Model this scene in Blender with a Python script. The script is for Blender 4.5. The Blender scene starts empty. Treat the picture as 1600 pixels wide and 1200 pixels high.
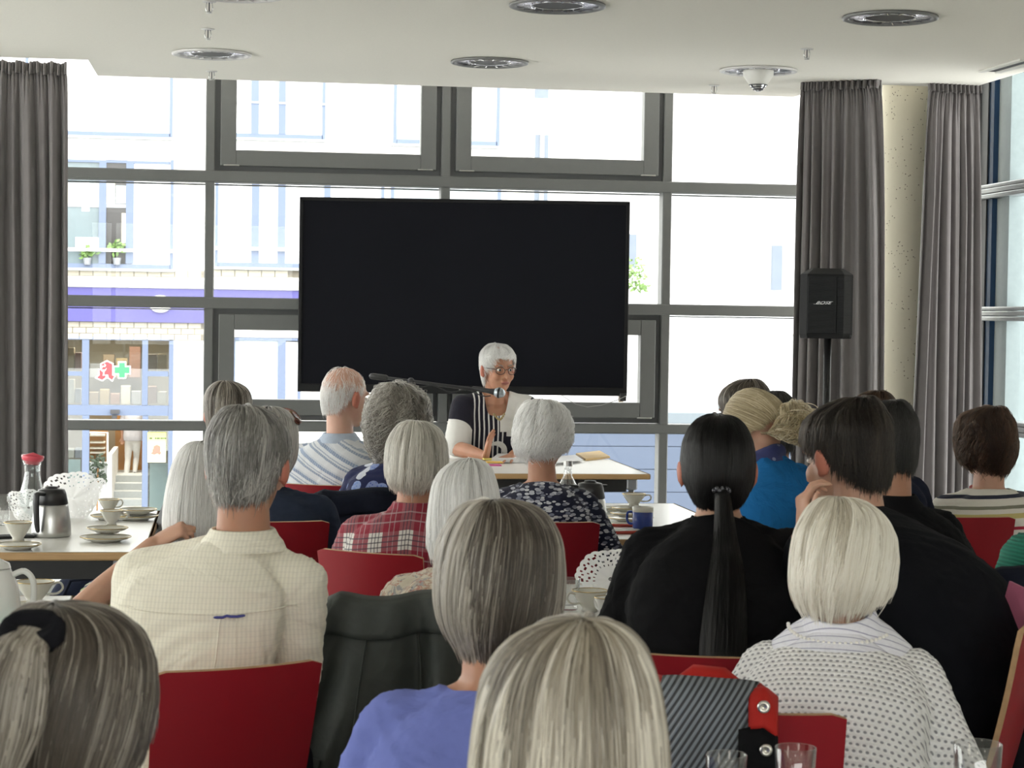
import bpy, math, random
import numpy as np
from mathutils import Vector, Matrix
R = math.radians
scene = bpy.context.scene
COL = scene.collection
rnd = random.Random(7)

# ------------------------------------------------------------------ camera
F = 3200.0                       # focal length in pixels of a 1600 px wide frame
CAM = Vector((0, 0, 1.57))
PSI, PITCH, ROLL = R(8.0), math.atan(104 / F), 0.0147
_c = Vector((math.sin(PSI) * math.cos(PITCH), math.cos(PSI) * math.cos(PITCH), -math.sin(PITCH)))
_r = Vector((math.cos(PSI), -math.sin(PSI), 0))
_u = _r.cross(_c)
CR = _r * math.cos(ROLL) + _u * math.sin(ROLL)
CU = _u * math.cos(ROLL) - _r * math.sin(ROLL)
cam_data = bpy.data.cameras.new('camera')
cam = bpy.data.objects.new('camera', cam_data)
COL.objects.link(cam)
M4 = Matrix.Identity(4)
for i in range(3):
    M4[i][0], M4[i][1], M4[i][2], M4[i][3] = CR[i], CU[i], -_c[i], CAM[i]
cam.matrix_world = M4
cam_data.sensor_width = 36
cam_data.lens = 36 * F / 1600
cam_data.clip_start, cam_data.clip_end = .1, 300
cam_data.dof.use_dof = True
cam_data.dof.focus_distance = 9.0
cam_data.dof.aperture_fstop = 16
scene.camera = cam

# ------------------------------------------------------------------ light and exposure
world = bpy.data.worlds.new('overcast_sky')
scene.world = world
world.use_nodes = True
_bg = world.node_tree.nodes['Background']
_bg.inputs[0].default_value = (1.0, .985, .955, 1)
_bg.inputs[1].default_value = 8.5
scene.view_settings.view_transform = 'Standard'
scene.view_settings.look = 'None'
scene.view_settings.gamma = 1
scene.view_settings.use_curve_mapping = False
scene.view_settings.exposure = -0.36
scene.cycles.use_denoising = True
scene.cycles.max_bounces = 10
scene.cycles.diffuse_bounces = 5
scene.cycles.transparent_max_bounces = 24
scene.cycles.transmission_bounces = 10
scene.cycles.sample_clamp_indirect = 8

def area_lamp(name, loc, size, energy, rot=(0, 0, 0), color=(1, 1, 1), size_y=None):
    l = bpy.data.lights.new(name, 'AREA')
    l.energy, l.size, l.color = energy, size, color
    if size_y:
        l.shape, l.size_y = 'RECTANGLE', size_y
    o = bpy.data.objects.new(name, l)
    o.location, o.rotation_euler = loc, rot
    COL.objects.link(o)
    return o

# weak fill lights for the hall, added out of view behind the camera
FILL_LEVEL = .06
for lx in (-3.2, -.4, 2.4):
    for ly in (-1.0, 1.6):
        area_lamp('hall_fill_light', (lx, ly, 2.97), .5, 60 * FILL_LEVEL, color=(1, .93, .82))

# ------------------------------------------------------------------ picture <-> place
def P(px, py, d):
    return CAM + d * (_c + (px - 800) / F * CR - (py - 600) / F * CU)
def ray(px, py):
    return _c + (px - 800) / F * CR - (py - 600) / F * CU
def onY(px, py, y):
    v = ray(px, py); return CAM + v * ((y - CAM.y) / v.y)
def onX(px, py, x):
    v = ray(px, py); return CAM + v * ((x - CAM.x) / v.x)
def onZ(px, py, z):
    v = ray(px, py); return CAM + v * ((z - CAM.z) / v.z)

# ------------------------------------------------------------------ materials
class NB:
    def __init__(s, name):
        s.m = bpy.data.materials.new(name); s.m.use_nodes = True
        s.nt = s.m.node_tree; s.nt.nodes.clear()
        s.out = s.nt.nodes.new('ShaderNodeOutputMaterial')
        s._co = {}
    def n(s, t, **kw):
        nd = s.nt.nodes.new(t)
        for k, v in kw.items(): setattr(nd, k, v)
        return nd
    def put(s, sock, v):
        if isinstance(v, bpy.types.NodeSocket): s.nt.links.new(v, sock)
        elif isinstance(v, (tuple, list)) and len(v) == 3 and sock.type == 'RGBA': sock.default_value = (*v, 1)
        else: sock.default_value = v
    def math(s, op, a, b=0.0, c=0.0):
        nd = s.n('ShaderNodeMath', operation=op)
        s.put(nd.inputs[0], a); s.put(nd.inputs[1], b); s.put(nd.inputs[2], c)
        return nd.outputs[0]
    def co(s, kind='Object'):
        if kind not in s._co: s._co[kind] = s.n('ShaderNodeTexCoord').outputs[kind]
        return s._co[kind]
    def sep(s, v=None):
        nd = s.n('ShaderNodeSeparateXYZ'); s.put(nd.inputs[0], v or s.co()); return nd.outputs
    def comb(s, x, y, z):
        nd = s.n('ShaderNodeCombineXYZ')
        for i, v in enumerate((x, y, z)): s.put(nd.inputs[i], v)
        return nd.outputs[0]
    def mapp(s, scale=(1, 1, 1), rot=(0, 0, 0), loc=(0, 0, 0), v=None):
        nd = s.n('ShaderNodeMapping'); s.put(nd.inputs[0], v or s.co())
        nd.inputs['Location'].default_value = loc; nd.inputs['Rotation'].default_value = rot; nd.inputs['Scale'].default_value = scale
        return nd.outputs[0]
    def mix(s, f, a, b):
        nd = s.n('ShaderNodeMix', data_type='RGBA')
        s.put(nd.inputs[0], f); s.put(nd.inputs[6], a); s.put(nd.inputs[7], b)
        return nd.outputs[2]
    def noise(s, scale, detail=3, rough=.5, v=None, dist=0):
        nd = s.n('ShaderNodeTexNoise'); s.put(nd.inputs['Vector'], v or s.co())
        nd.inputs['Scale'].default_value = scale; nd.inputs['Detail'].default_value = detail
        nd.inputs['Roughness'].default_value = rough; nd.inputs['Distortion'].default_value = dist
        return nd.outputs[0]
    def vor(s, scale, v=None, feature='F1', rand=1.0):
        nd = s.n('ShaderNodeTexVoronoi', feature=feature); s.put(nd.inputs['Vector'], v or s.co())
        nd.inputs['Scale'].default_value = scale; nd.inputs['Randomness'].default_value = rand
        return nd.outputs
    def ramp(s, f, stops, interp='LINEAR'):
        nd = s.n('ShaderNodeValToRGB'); s.put(nd.inputs[0], f)
        cr = nd.color_ramp; cr.interpolation = interp
        while len(cr.elements) < len(stops): cr.elements.new(1)
        for e, (p, c) in zip(cr.elements, stops):
            e.position = p; e.color = (*c, 1) if len(c) == 3 else c
        return nd.outputs[0]
    def bump(s, h, strength=.3, dist=.01):
        nd = s.n('ShaderNodeBump'); s.put(nd.inputs['Height'], h)
        nd.inputs['Strength'].default_value = strength; nd.inputs['Distance'].default_value = dist
        return nd.outputs[0]
    def pbr(s, color, rough=.6, metal=0, normal=None, sheen=0, spec=.5, **kw):
        nd = s.n('ShaderNodeBsdfPrincipled')
        s.put(nd.inputs['Base Color'], color); s.put(nd.inputs['Roughness'], rough); s.put(nd.inputs['Metallic'], metal)
        nd.inputs['Specular IOR Level'].default_value = spec
        if sheen: nd.inputs['Sheen Weight'].default_value = sheen
        if normal is not None: s.put(nd.inputs['Normal'], normal)
        for k, v in kw.items(): s.put(nd.inputs[k.replace('_', ' ')], v)
        s.nt.links.new(nd.outputs[0], s.out.inputs[0])
        return s.m

def plain(name, c, rough=.6, metal=0, var=.12, scale=25, bump=0, bscale=200, spec=.5, sheen=0):
    b = NB(name)
    n = b.noise(scale, 4)
    lo = tuple(max(0, x * (1 - var)) for x in c); hi = tuple(min(1, x * (1 + var)) for x in c)
    col = b.mix(n, lo, hi)
    nr = b.bump(b.noise(bscale, 2), bump, .004) if bump else None
    return b.pbr(col, rough, metal, nr, spec=spec, sheen=sheen)

def cloth(name, c, var=.15, weave=900, fold=.35, rough=.9, sheen=0):
    b = NB(name)
    col = b.mix(b.noise(30, 4), tuple(x * (1 - var) for x in c), tuple(min(1, x * (1 + var)) for x in c))
    h = b.math('ADD', b.math('MULTIPLY', b.noise(9, 3, .5, dist=1.2), 1.0), b.math('MULTIPLY', b.noise(weave, 1), .06))
    return b.pbr(col, rough, 0, b.bump(h, fold, .03), sheen=sheen, spec=.12)

def cloth_col(b, col, fold=.35, rough=.9, sheen=.1, extra=None):
    h = b.math('ADD', b.noise(9, 3, .5, dist=1.2), b.math('MULTIPLY', b.noise(900, 1), .06))
    if extra is not None: h = b.math('ADD', h, extra)
    return b.pbr(col, rough, 0, b.bump(h, fold, .03), sheen=sheen, spec=.2)

def thin_glass(name, tint=(1, 1, 1), refl=1.0, rough=0.0):
    b = NB(name)
    t = b.n('ShaderNodeBsdfTransparent'); b.put(t.inputs[0], b.mix(b.noise(3, 1), tuple(x * .99 for x in tint), tint))
    g = b.n('ShaderNodeBsdfGlossy'); g.inputs['Roughness'].default_value = rough
    lw = b.n('ShaderNodeLayerWeight'); lw.inputs[0].default_value = .5
    mx = b.n('ShaderNodeMixShader')
    b.put(mx.inputs[0], b.math('MINIMUM', b.math('MULTIPLY', b.math('ADD', b.math('MULTIPLY', b.math('POWER', lw.outputs['Facing'], 4.0), .75), .045), refl), 1.0))
    b.nt.links.new(t.outputs[0], mx.inputs[1]); b.nt.links.new(g.outputs[0], mx.inputs[2])
    b.nt.links.new(mx.outputs[0], b.out.inputs[0])
    return b.m

def solid_glass(name, tint=(1, 1, 1)):
    b = NB(name)
    return b.pbr(b.mix(b.noise(5, 1), tuple(x * .985 for x in tint), tint), .01, 0, Transmission_Weight=1.0, IOR=1.45)

# ------------------------------------------------------------------ mesh builder
class MB:
    def __init__(s): s.v = []; s.f = []; s.mi = []; s.cur = 0; s.T = None
    def _add(s, vs, fs, mi=None):
        o = len(s.v)
        if s.T is not None: vs = [s.T @ Vector(v) for v in vs]
        s.v.extend([tuple(v) for v in vs]); s.f.extend([tuple(i + o for i in f) for f in fs])
        s.mi.extend([s.cur if mi is None else mi] * len(fs))
        return s
    def box(s, lo, hi, bev=0):
        (x0, y0, z0), (x1, y1, z1) = lo, hi
        if x0 > x1: x0, x1 = x1, x0
        if y0 > y1: y0, y1 = y1, y0
        if z0 > z1: z0, z1 = z1, z0
        if bev <= 0:
            vs = [(x0, y0, z0), (x1, y0, z0), (x1, y1, z0), (x0, y1, z0), (x0, y0, z1), (x1, y0, z1), (x1, y1, z1), (x0, y1, z1)]
            return s._add(vs, [(0, 3, 2, 1), (4, 5, 6, 7), (0, 1, 5, 4), (1, 2, 6, 5), (2, 3, 7, 6), (3, 0, 4, 7)])
        b = min(bev, (x1 - x0) * .45, (y1 - y0) * .45, (z1 - z0) * .45)
        def ring(z, i):
            return [(x0 + i + b, y0 + i, z), (x1 - i - b, y0 + i, z), (x1 - i, y0 + i + b, z), (x1 - i, y1 - i - b, z),
                    (x1 - i - b, y1 - i, z), (x0 + i + b, y1 - i, z), (x0 + i, y1 - i - b, z), (x0 + i, y0 + i + b, z)]
        rs = [ring(z0, b * .7), ring(z0 + b, 0), ring(z1 - b, 0), ring(z1, b * .7)]
        vs = [p for r_ in rs for p in r_]
        fs = [(7, 6, 5, 4, 3, 2, 1, 0), tuple(range(24, 32))]
        for k in range(3):
            for i in range(8):
                j = (i + 1) % 8
                fs.append((k * 8 + i, k * 8 + j, k * 8 + 8 + j, k * 8 + 8 + i))
        return s._add(vs, fs)
    def rings(s, rs, cap=True, closed=True):
        n = len(rs[0]); vs = [p for r_ in rs for p in r_]; fs = []
        m = n if closed else n - 1
        for k in range(len(rs) - 1):
            for i in range(m):
                j = (i + 1) % n
                fs.append((k * n + i, k * n + j, (k + 1) * n + j, (k + 1) * n + i))
        if cap:
            fs.append(tuple(range(n - 1, -1, -1))); o = (len(rs) - 1) * n; fs.append(tuple(range(o, o + n)))
        return s._add(vs, fs)
    def tube(s, pts, rad, n=10, up=None, caps='round'):
        pts = [Vector(p) for p in pts]
        k = len(pts)
        rad = [rad] * k if not isinstance(rad, (list,)) else rad
        rad = [(q, q) if not isinstance(q, tuple) else q for q in rad]
        tang = []
        for i in range(k):
            a = pts[max(0, i - 1)]; c = pts[min(k - 1, i + 1)]
            t = (c - a); tang.append(t.normalized() if t.length > 1e-9 else Vector((0, 0, 1)))
        u = Vector(up) if up else (Vector((0, 0, 1)) if abs(tang[0].z) < .9 else Vector((0, 1, 0)))
        if up is None and abs(tang[0].z) >= .9: u = Vector((0, 1, 0))
        rs = []
        def ring(c, t, u_, ra, rb):
            x = t.cross(u_); x = x.normalized() if x.length > 1e-6 else t.orthogonal().normalized()
            y = x.cross(t).normalized()
            return [c + x * (ra * math.cos(2 * math.pi * i / n)) + y * (rb * math.sin(2 * math.pi * i / n)) for i in range(n)], y
        for i in range(k):
            r_, y = ring(pts[i], tang[i], u, *rad[i])
            if up is None: u = y
            if i == 0 and caps == 'round':
                e = max(rad[0])
                for ang in (75, 40):
                    q, _ = ring(pts[0] - tang[0] * (e * math.sin(R(ang))), tang[0], u, rad[0][0] * math.cos(R(ang)), rad[0][1] * math.cos(R(ang))); rs.append(q)
            rs.append(r_)
            if i == k - 1 and caps == 'round':
                e = max(rad[-1])
                for ang in (40, 75):
                    q, _ = ring(pts[-1] + tang[-1] * (e * math.sin(R(ang))), tang[-1], u, rad[-1][0] * math.cos(R(ang)), rad[-1][1] * math.cos(R(ang))); rs.append(q)
        return s.rings(rs)
    def curve(s, pts, rad, n=10, sub=5, **kw):
        """a tube through the points, rounded between them"""
        p = [Vector(v) for v in pts]; m = len(p)
        rd = rad if isinstance(rad, list) else [rad] * m
        out, ro = [], []
        for i in range(m - 1):
            a, b, c, d = p[max(0, i - 1)], p[i], p[i + 1], p[min(m - 1, i + 2)]
            for k in range(sub):
                t = k / sub
                out.append(.5 * ((2 * b) + (c - a) * t + (2 * a - 5 * b + 4 * c - d) * t * t + (3 * b - a - 3 * c + d) * t ** 3))
                r0, r1 = rd[i], rd[i + 1]
                ro.append(tuple(x + (y - x) * t for x, y in zip(r0, r1)) if isinstance(r0, tuple) else r0 + (r1 - r0) * t)
        out.append(p[-1]); ro.append(rd[-1])
        return s.tube(out, ro, n, **kw)
    def ell(s, c, r, rot=None, nu=16, nv=10):
        c = Vector(c); rs = []
        for k in range(1, nv):
            th = math.pi * k / nv
            ring = []
            for i in range(nu):
                a = 2 * math.pi * i / nu
                p = Vector((r[0] * math.sin(th) * math.cos(a), r[1] * math.sin(th) * math.sin(a), -r[2] * math.cos(th)))
                ring.append(c + (rot @ p if rot else p))
            rs.append(ring)
        vs = [p for q in rs for p in q]; n = nu; fs = []
        for k in range(len(rs) - 1):
            for i in range(n):
                j = (i + 1) % n; fs.append((k * n + i, k * n + j, (k + 1) * n + j, (k + 1) * n + i))
        b = Vector((0, 0, -r[2])); t = Vector((0, 0, r[2]))
        vs += [c + (rot @ b if rot else b), c + (rot @ t if rot else t)]
        ib, it = len(vs) - 2, len(vs) - 1; o = (len(rs) - 1) * n
        for i in range(n):
            j = (i + 1) % n; fs.append((ib, j, i)); fs.append((it, o + i, o + j))
        return s._add(vs, fs)
    def lathe(s, prof, n=32, c=(0, 0, 0), close=False):
        """prof: (radius, z) from bottom to top; radius 0 closes"""
        c = Vector(c); vs = []; idx = []
        for (r_, z) in prof:
            if r_ <= 1e-6:
                idx.append([len(vs)] * n); vs.append(c + Vector((0, 0, z)))
            else:
                idx.append(list(range(len(vs), len(vs) + n)))
                vs += [c + Vector((r_ * math.cos(2 * math.pi * i / n), r_ * math.sin(2 * math.pi * i / n), z)) for i in range(n)]
        fs = []
        seq = list(range(len(prof) - 1)) + ([len(prof) - 1] if close else [])
        for k in seq:
            a, b = idx[k], idx[(k + 1) % len(prof)]
            for i in range(n):
                j = (i + 1) % n
                f = [a[i], a[j], b[j], b[i]]
                g = []
                for q in f:
                    if q not in g: g.append(q)
                if len(g) > 2: fs.append(tuple(g))
        return s._add(vs, fs)
    def frame(s, x0, x1, z0, z1, w, y0, y1, bev=0):
        s.box((x0, y0, z0), (x0 + w, y1, z1), bev); s.box((x1 - w, y0, z0), (x1, y1, z1), bev)
        s.box((x0 + w, y0, z0), (x1 - w, y1, z0 + w), bev); return s.box((x0 + w, y0, z1 - w), (x1 - w, y1, z1), bev)
    def prism(s, poly, y0, y1, plane='xz'):
        n = len(poly)
        mk = {'xz': lambda a, b, t: (a, t, b), 'xy': lambda a, b, t: (a, b, t), 'yz': lambda a, b, t: (t, a, b)}[plane]
        vs = [mk(a, b, y0) for a, b in poly] + [mk(a, b, y1) for a, b in poly]
        fs = [tuple(range(n)), tuple(range(2 * n - 1, n - 1, -1))] + [(i, i + n, (i + 1) % n + n, (i + 1) % n) for i in range(n)]
        return s._add(vs, fs)
    def grid(s, fn, nu, nv, skip=None):
        vs = [fn(i / nu, j / nv) for j in range(nv + 1) for i in range(nu + 1)]
        fs = []
        for j in range(nv):
            for i in range(nu):
                if skip and skip(i, j): continue
                a = j * (nu + 1) + i; fs.append((a, a + 1, a + nu + 2, a + nu + 1))
        return s._add(vs, fs)
    def mesh(s, name='m'):
        me = bpy.data.meshes.new(name)
        me.from_pydata(s.v, [], s.f)
        if any(s.mi): me.polygons.foreach_set('material_index', s.mi)
        me.update()
        return me
    def build(s, name, mats, parent=None, smooth=False, solid=0, fixn=False):
        me = s.mesh(name)
        if fixn or True:
            import bmesh
            bm = bmesh.new(); bm.from_mesh(me); bmesh.ops.recalc_face_normals(bm, faces=bm.faces); bm.to_mesh(me); bm.free()
        return link(name, me, mats, parent, smooth, solid)

def link(name, me, mats, parent=None, smooth=False, solid=0):
    mats = mats if isinstance(mats, (list, tuple)) else [mats]
    if not me.materials:
        for m in mats: me.materials.append(m)
    if smooth: me.polygons.foreach_set('use_smooth', [True] * len(me.polygons))
    o = bpy.data.objects.new(name, me); COL.objects.link(o)
    if smooth == 'auto':
        pass
    if solid:
        md = o.modifiers.new('thickness', 'SOLIDIFY'); md.thickness = solid; md.offset = 0
    if parent: o.parent = parent
    return o

def angle_smooth(o, deg=40):
    o.data.polygons.foreach_set('use_smooth', [True] * len(o.data.polygons))
    o.data.set_sharp_from_angle(angle=R(deg))
    return o

def fuse(mb, voxel, smooth=4, dec=None):
    me = mb.mesh('t'); ob = bpy.data.objects.new('t', me); COL.objects.link(ob)
    m = ob.modifiers.new('r', 'REMESH'); m.mode = 'VOXEL'; m.voxel_size = voxel
    if smooth:
        m = ob.modifiers.new('s', 'SMOOTH'); m.iterations = smooth; m.factor = .5
    if dec:
        m = ob.modifiers.new('d', 'DECIMATE'); m.ratio = dec
    dg = bpy.context.evaluated_depsgraph_get()
    me2 = bpy.data.meshes.new_from_object(ob.evaluated_get(dg))
    bpy.data.objects.remove(ob); bpy.data.meshes.remove(me)
    me2.materials.clear()
    return me2

def displace(me, fn):
    n = len(me.vertices); co = np.empty(n * 3, np.float32); no = np.empty(n * 3, np.float32)
    me.vertices.foreach_get('co', co); me.vertices.foreach_get('normal', no)
    co = co.reshape(-1, 3); no = no.reshape(-1, 3)
    co = co + no * fn(co)[:, None]
    me.vertices.foreach_set('co', co.astype(np.float32).ravel()); me.update()

def vnoise(p, seed=0):
    """smooth value noise, p (n,3) -> (n,) in -1..1"""
    i = np.floor(p).astype(np.int64); f = p - i; f = f * f * (3 - 2 * f)
    def h(a, b, c):
        v = (a * 73856093) ^ (b * 19349663) ^ (c * 83492791) ^ (seed * 2654435)
        v = (v ^ (v >> 13)) * 1274126177
        return ((v ^ (v >> 16)) & 0xffff) / 32767.5 - 1
    r = 0
    for dx in (0, 1):
        for dy in (0, 1):
            for dz in (0, 1):
                w = (f[:, 0] if dx else 1 - f[:, 0]) * (f[:, 1] if dy else 1 - f[:, 1]) * (f[:, 2] if dz else 1 - f[:, 2])
                r = r + w * h(i[:, 0] + dx, i[:, 1] + dy, i[:, 2] + dz)
    return r

def empty(name, loc=(0, 0, 0), rz=0, label=None, cat=None, group=None):
    o = bpy.data.objects.new(name, None); COL.objects.link(o)
    o.location = loc; o.rotation_euler = (0, 0, rz); o.empty_display_size = .1
    return tag(o, label, cat, group)
def tag(o, label=None, cat=None, group=None, kind=None):
    for k, v in (('label', label), ('category', cat), ('group', group), ('kind', kind)):
        if v: o[k] = v
    return o
def struct(o): o['kind'] = 'structure'; return o
def kids(o): return [c for c in bpy.data.objects if c.parent == o]
def dup(root, loc, rz, label, group=None):
    r = root.copy(); COL.objects.link(r); r.location = loc; r.rotation_euler = (0, 0, rz); r['label'] = label
    if group: r['group'] = group
    for ch in kids(root):
        c = ch.copy(); COL.objects.link(c); c.parent = r
        for g in kids(ch):
            q = g.copy(); COL.objects.link(q); q.parent = c
    return r
# ------------------------------------------------------------------ room
ceil_m = plain('ceiling_plaster', (.84, .815, .75), .95, var=.03, scale=60, bump=.25, bscale=90)
wall_m = plain('wall_paint', (.74, .72, .67), .9, var=.03)
frame_m = plain('window_frame_paint', (.150, .155, .150), .5, var=.06)
frame2_m = plain('sash_frame_paint', (.115, .12, .12), .5, var=.06)
hinge_m = plain('brushed_hinge', (.55, .55, .53), .35, 1)
pane_m = thin_glass('window_glass', (.97, .985, .98), .3)
floor_b = NB('floor_tiles')
_s = floor_b.sep()
_l = floor_b.math('LESS_THAN', floor_b.math('MINIMUM', floor_b.math('FRACT', floor_b.math('MULTIPLY', _s[0], 1.6)), floor_b.math('FRACT', floor_b.math('MULTIPLY', _s[1], 1.6))), .012)
floor_m = floor_b.pbr(floor_b.mix(_l, floor_b.mix(floor_b.noise(9, 5), (.27, .28, .265), (.34, .35, .33)), (.25, .25, .24)), .35)

Yw = 13.22          # inner face of the window wall
XL, XR, YB = -5.6, 4.66, -3.6
CZ = 3.0
struct(MB().box((XL - .2, YB - .2, -.2), (XR + .1, Yw + .1, 0)).build('floor', floor_m))

# ceiling: a slab whose middle reaches further towards the window than its sides
e1, e2 = 11.94, 12.73
xa = onZ(155, 123, CZ).x; xa2 = onZ(140, 98, CZ).x; xb = onZ(1240, 152, CZ).x; xb2 = onZ(1300, 132, CZ).x
xr = 4.46
poly = [(XL, YB), (xr, YB), (xr, e1), (xb2, e1), (xb, e2), (xa, e2), (xa2, e1), (XL, e1)]
struct(MB().prism(poly, CZ, CZ + .22, 'xy').build('ceiling', ceil_m))
struct(MB().box((XL - .2, YB, CZ + .9), (XR + .2, Yw + .1, CZ + 1.1)).build('trim_9', wall_m))   # slab of the storey above
bw_m = plain('dark_back_wall', (.16, .12, .085), .6)  # unseen wall, kept dark so less light bounces onto the backs
BX0, BX1, BZ0, BZ1 = -4.4, 4.0, 1.1, 2.85          # unseen window band, added to light the backs of the people
struct(MB().box((XL - .2, YB - .2, 0), (XR + .2, YB, BZ0)).box((XL - .2, YB - .2, BZ1), (XR + .2, YB, CZ + .9)).box((XL - .2, YB - .2, BZ0), (BX0, YB, BZ1)).box((BX1, YB - .2, BZ0), (XR + .2, YB, BZ1)).build('wall_back', bw_m))
wb = empty('window_22', (0, YB - .1, BZ0)); struct(wb)
for i in range(7):
    x = BX0 + (BX1 - BX0) * i / 6
    o = MB().box((x - .03, YB - .14, BZ0), (x + .03, YB - .06, BZ1)).build('mullion', frame_m, wb); o.location = -wb.location
o = MB().box((BX0, YB - .103, BZ0), (BX1, YB - .097, BZ1)).build('pane', pane_m, wb); o.location = -wb.location

# window wall: mullions, transoms, fixed panes and opening sashes
mx = [onY(327, 400, Yw).x, onY(693, 400, Yw).x, onY(1038, 400, Yw).x]
w12, w23 = mx[1] - mx[0], mx[2] - mx[1]
xs = [mx[0] - w12 * 3, mx[0] - w12 * 2, mx[0] - w12] + mx + [mx[2] + w23, min(mx[2] + 2 * w23, XR - .1)]
tz = [onY(690, 285, Yw).z, onY(1040, 484, Yw).z, onY(1000, 669, Yw).z]
TOPZ = CZ + .9
for i, x in enumerate(xs):
    struct(MB().box((x - .03, Yw - .07, 0), (x + .03, Yw + .06, TOPZ), .006).build('trim_%d' % (i + 10), frame_m))
for i, z in enumerate(tz):
    hh = .036 if i < 2 else .03
    struct(MB().box((xs[0], Yw - .08, z - hh), (XR, Yw + .06, z + hh), .006).build('trim_%d' % (i + 20), frame_m))
    struct(MB().box((xs[0], Yw + .062, z - hh - .012), (XR, Yw + .1, z - hh - .004)).build('trim_%d' % (i + 24), frame2_m))
def hinge(parent, x, z):
    MB().tube([(x - .045, Yw - .085, z), (x + .045, Yw - .085, z)], .0055, 8).build('hinge', hinge_m, parent)
def sash(parent, x0, x1, z0, z1, hz):
    i = .034; L = .1
    MB().frame(x0, x1, z0, z1, .05, Yw - .03, Yw + .03).build('sash_surround', frame2_m, parent)
    g = MB().frame(x0 + i, x1 - i, z0 + i, z1 - i, L, Yw - .075, Yw + .02, .004)
    go = g.build('sash', frame_m, parent)
    for hx in (x0 + i + .07, x1 - i - .07): hinge(go, hx, hz(z0 + i + .001, z1 - i))
    MB().box((x0 + i + L - .01, Yw - .02, z0 + i + L - .01), (x1 - i - L + .01, Yw - .012, z1 - i - L + .01)).build('pane', pane_m, parent)
for k in range(len(xs) - 1):
    w = empty('window_%d' % (k + 1), ((xs[k] + xs[k + 1]) / 2, Yw, 0)); struct(w)
    T = Matrix.Translation(-w.location)
    levels = [0.04] + tz[::-1] + [TOPZ]
    for r_ in range(4):
        z0 = levels[r_] + (.036 if r_ else 0); z1 = levels[r_ + 1] - (.036 if r_ < 3 else 0)
        x0, x1 = xs[k] + .03, xs[k + 1] - .03
        n0 = len(bpy.data.objects)
        if k in (3, 4) and r_ in (1, 3):
            before = set(bpy.data.objects)
            zt = z1 if r_ == 1 else tz[0] + 1.05
            sash(w, x0, x1, z0, zt, lambda a, b: a)
            for o in set(bpy.data.objects) - before:
                if o.parent == w: o.location = -w.location
        else:
            o = MB().box((x0 - .012, Yw - .006, z0 - .012), (x1 + .012, Yw + .002, z1 + .012)).build('pane', pane_m, w); o.location = -w.location

# glazed wall on the right, seen edge-on beyond the last curtain
dark_m = plain('dark_frame_paint', (.03, .034, .037), .45)
blue_m = plain('blue_reveal_paint', (.012, .05, .12), .5)
teal_m = plain('grey_green_profile', (.2, .25, .26), .4)
alu_m = plain('brushed_aluminium_rail', (.42, .44, .45), .38, .85, bump=.1, bscale=80)
yy = Yw - .1
Yj0 = onX(1532, 300, XR).y
prof = [(1526, 1541, dark_m, .10), (1541, 1556, dark_m, .06), (1556, 1563, blue_m, .05), (1566, 1578, teal_m, .03), (1580, 1590, teal_m, .05)]
YR = 10.9
wr = empty('window_20', (XR, 12, 0)); struct(wr)
for (a, b, m_, dp) in prof:
    ya, yb = onX(a, 300, XR).y, onX(b, 300, XR).y
    o = MB().box((XR - dp, yb, 0), (XR + .09, ya, TOPZ)).build('upright_profile', m_, wr); o.location = -wr.location
for py in (295, 490, 668):
    z = onX(1590, py, XR).z
    o = MB().box((XR - .09, YR, z - .045), (XR + .02, onX(1541, py, XR).y, z - .018), .006).box((XR - .09, YR, z - .014), (XR + .02, onX(1541, py, XR).y, z + .014), .004).box((XR - .09, YR, z + .018), (XR + .02, onX(1541, py, XR).y, z + .04), .006)
    o = o.build('rail', alu_m, wr); o.location = -wr.location
struct(MB().box((XR, YB, 0), (XR + .2, YR, CZ + .9)).build('wall_right', wall_m))  # unseen solid stretch, closed off to cut side light on the ceiling
for y in (YR + .03,):
    o = MB().box((XR - .05, y - .03, 0), (XR + .06, y + .03, TOPZ)).build('mullion', dark_m, wr); o.location = -wr.location
o = MB().box((XR + .03, YR, 0.02), (XR + .036, onX(1562, 300, XR).y, TOPZ)).build('pane', pane_m, wr); o.location = -wr.location
# left side of the hall: plain wall, with a tall glazed band only in its part nearest the window wall
YG = 3.4
struct(MB().box((XL - .2, YB, 0), (XL, YG, CZ + .9)).box((XL - .2, YG, 0), (XL, Yw, .3)).build('wall_left', wall_m))
wl = empty('window_21', (XL, 10, 0)); struct(wl)
for y in np.arange(YG + .03, 13.3, 1.38):
    o = MB().box((XL - .1, y - .03, .3), (XL, y + .03, TOPZ)).build('mullion', frame_m, wl); o.location = -wl.location
o = MB().box((XL - .1, YG, 1.18), (XL - .02, Yw, 1.25)).build('rail', frame_m, wl); o.location = -wl.location
o = MB().box((XL - .06, YG, .3), (XL - .054, Yw, TOPZ)).build('pane', pane_m, wl); o.location = -wl.location

# concrete column
b = NB('exposed_concrete')
_v = b.vor(45)
pit = b.math('LESS_THAN', _v[0], b.math('MULTIPLY', b.math('GREATER_THAN', b.noise(8, 2), .52), .17))
_st = b.noise(3.2, 3, .5, v=b.mapp((9, 9, .5)))
conc_m = b.pbr(b.mix(pit, b.mix(b.noise(2.2, 5), b.mix(_st, (.60, .555, .43), (.68, .635, .50)), (.72, .675, .54)), (.17, .14, .10)), .85, 0, b.bump(b.noise(25, 4), .15, .01))
ctr = P(1417, 300, 12.75)
struct(MB().lathe([(0, 0), (.165, 0), (.165, CZ + .9), (0, CZ + .9)], 40, (ctr.x, ctr.y, 0)).build('column', conc_m, smooth=False))
angle_smooth(bpy.data.objects['column'], 40)

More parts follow.
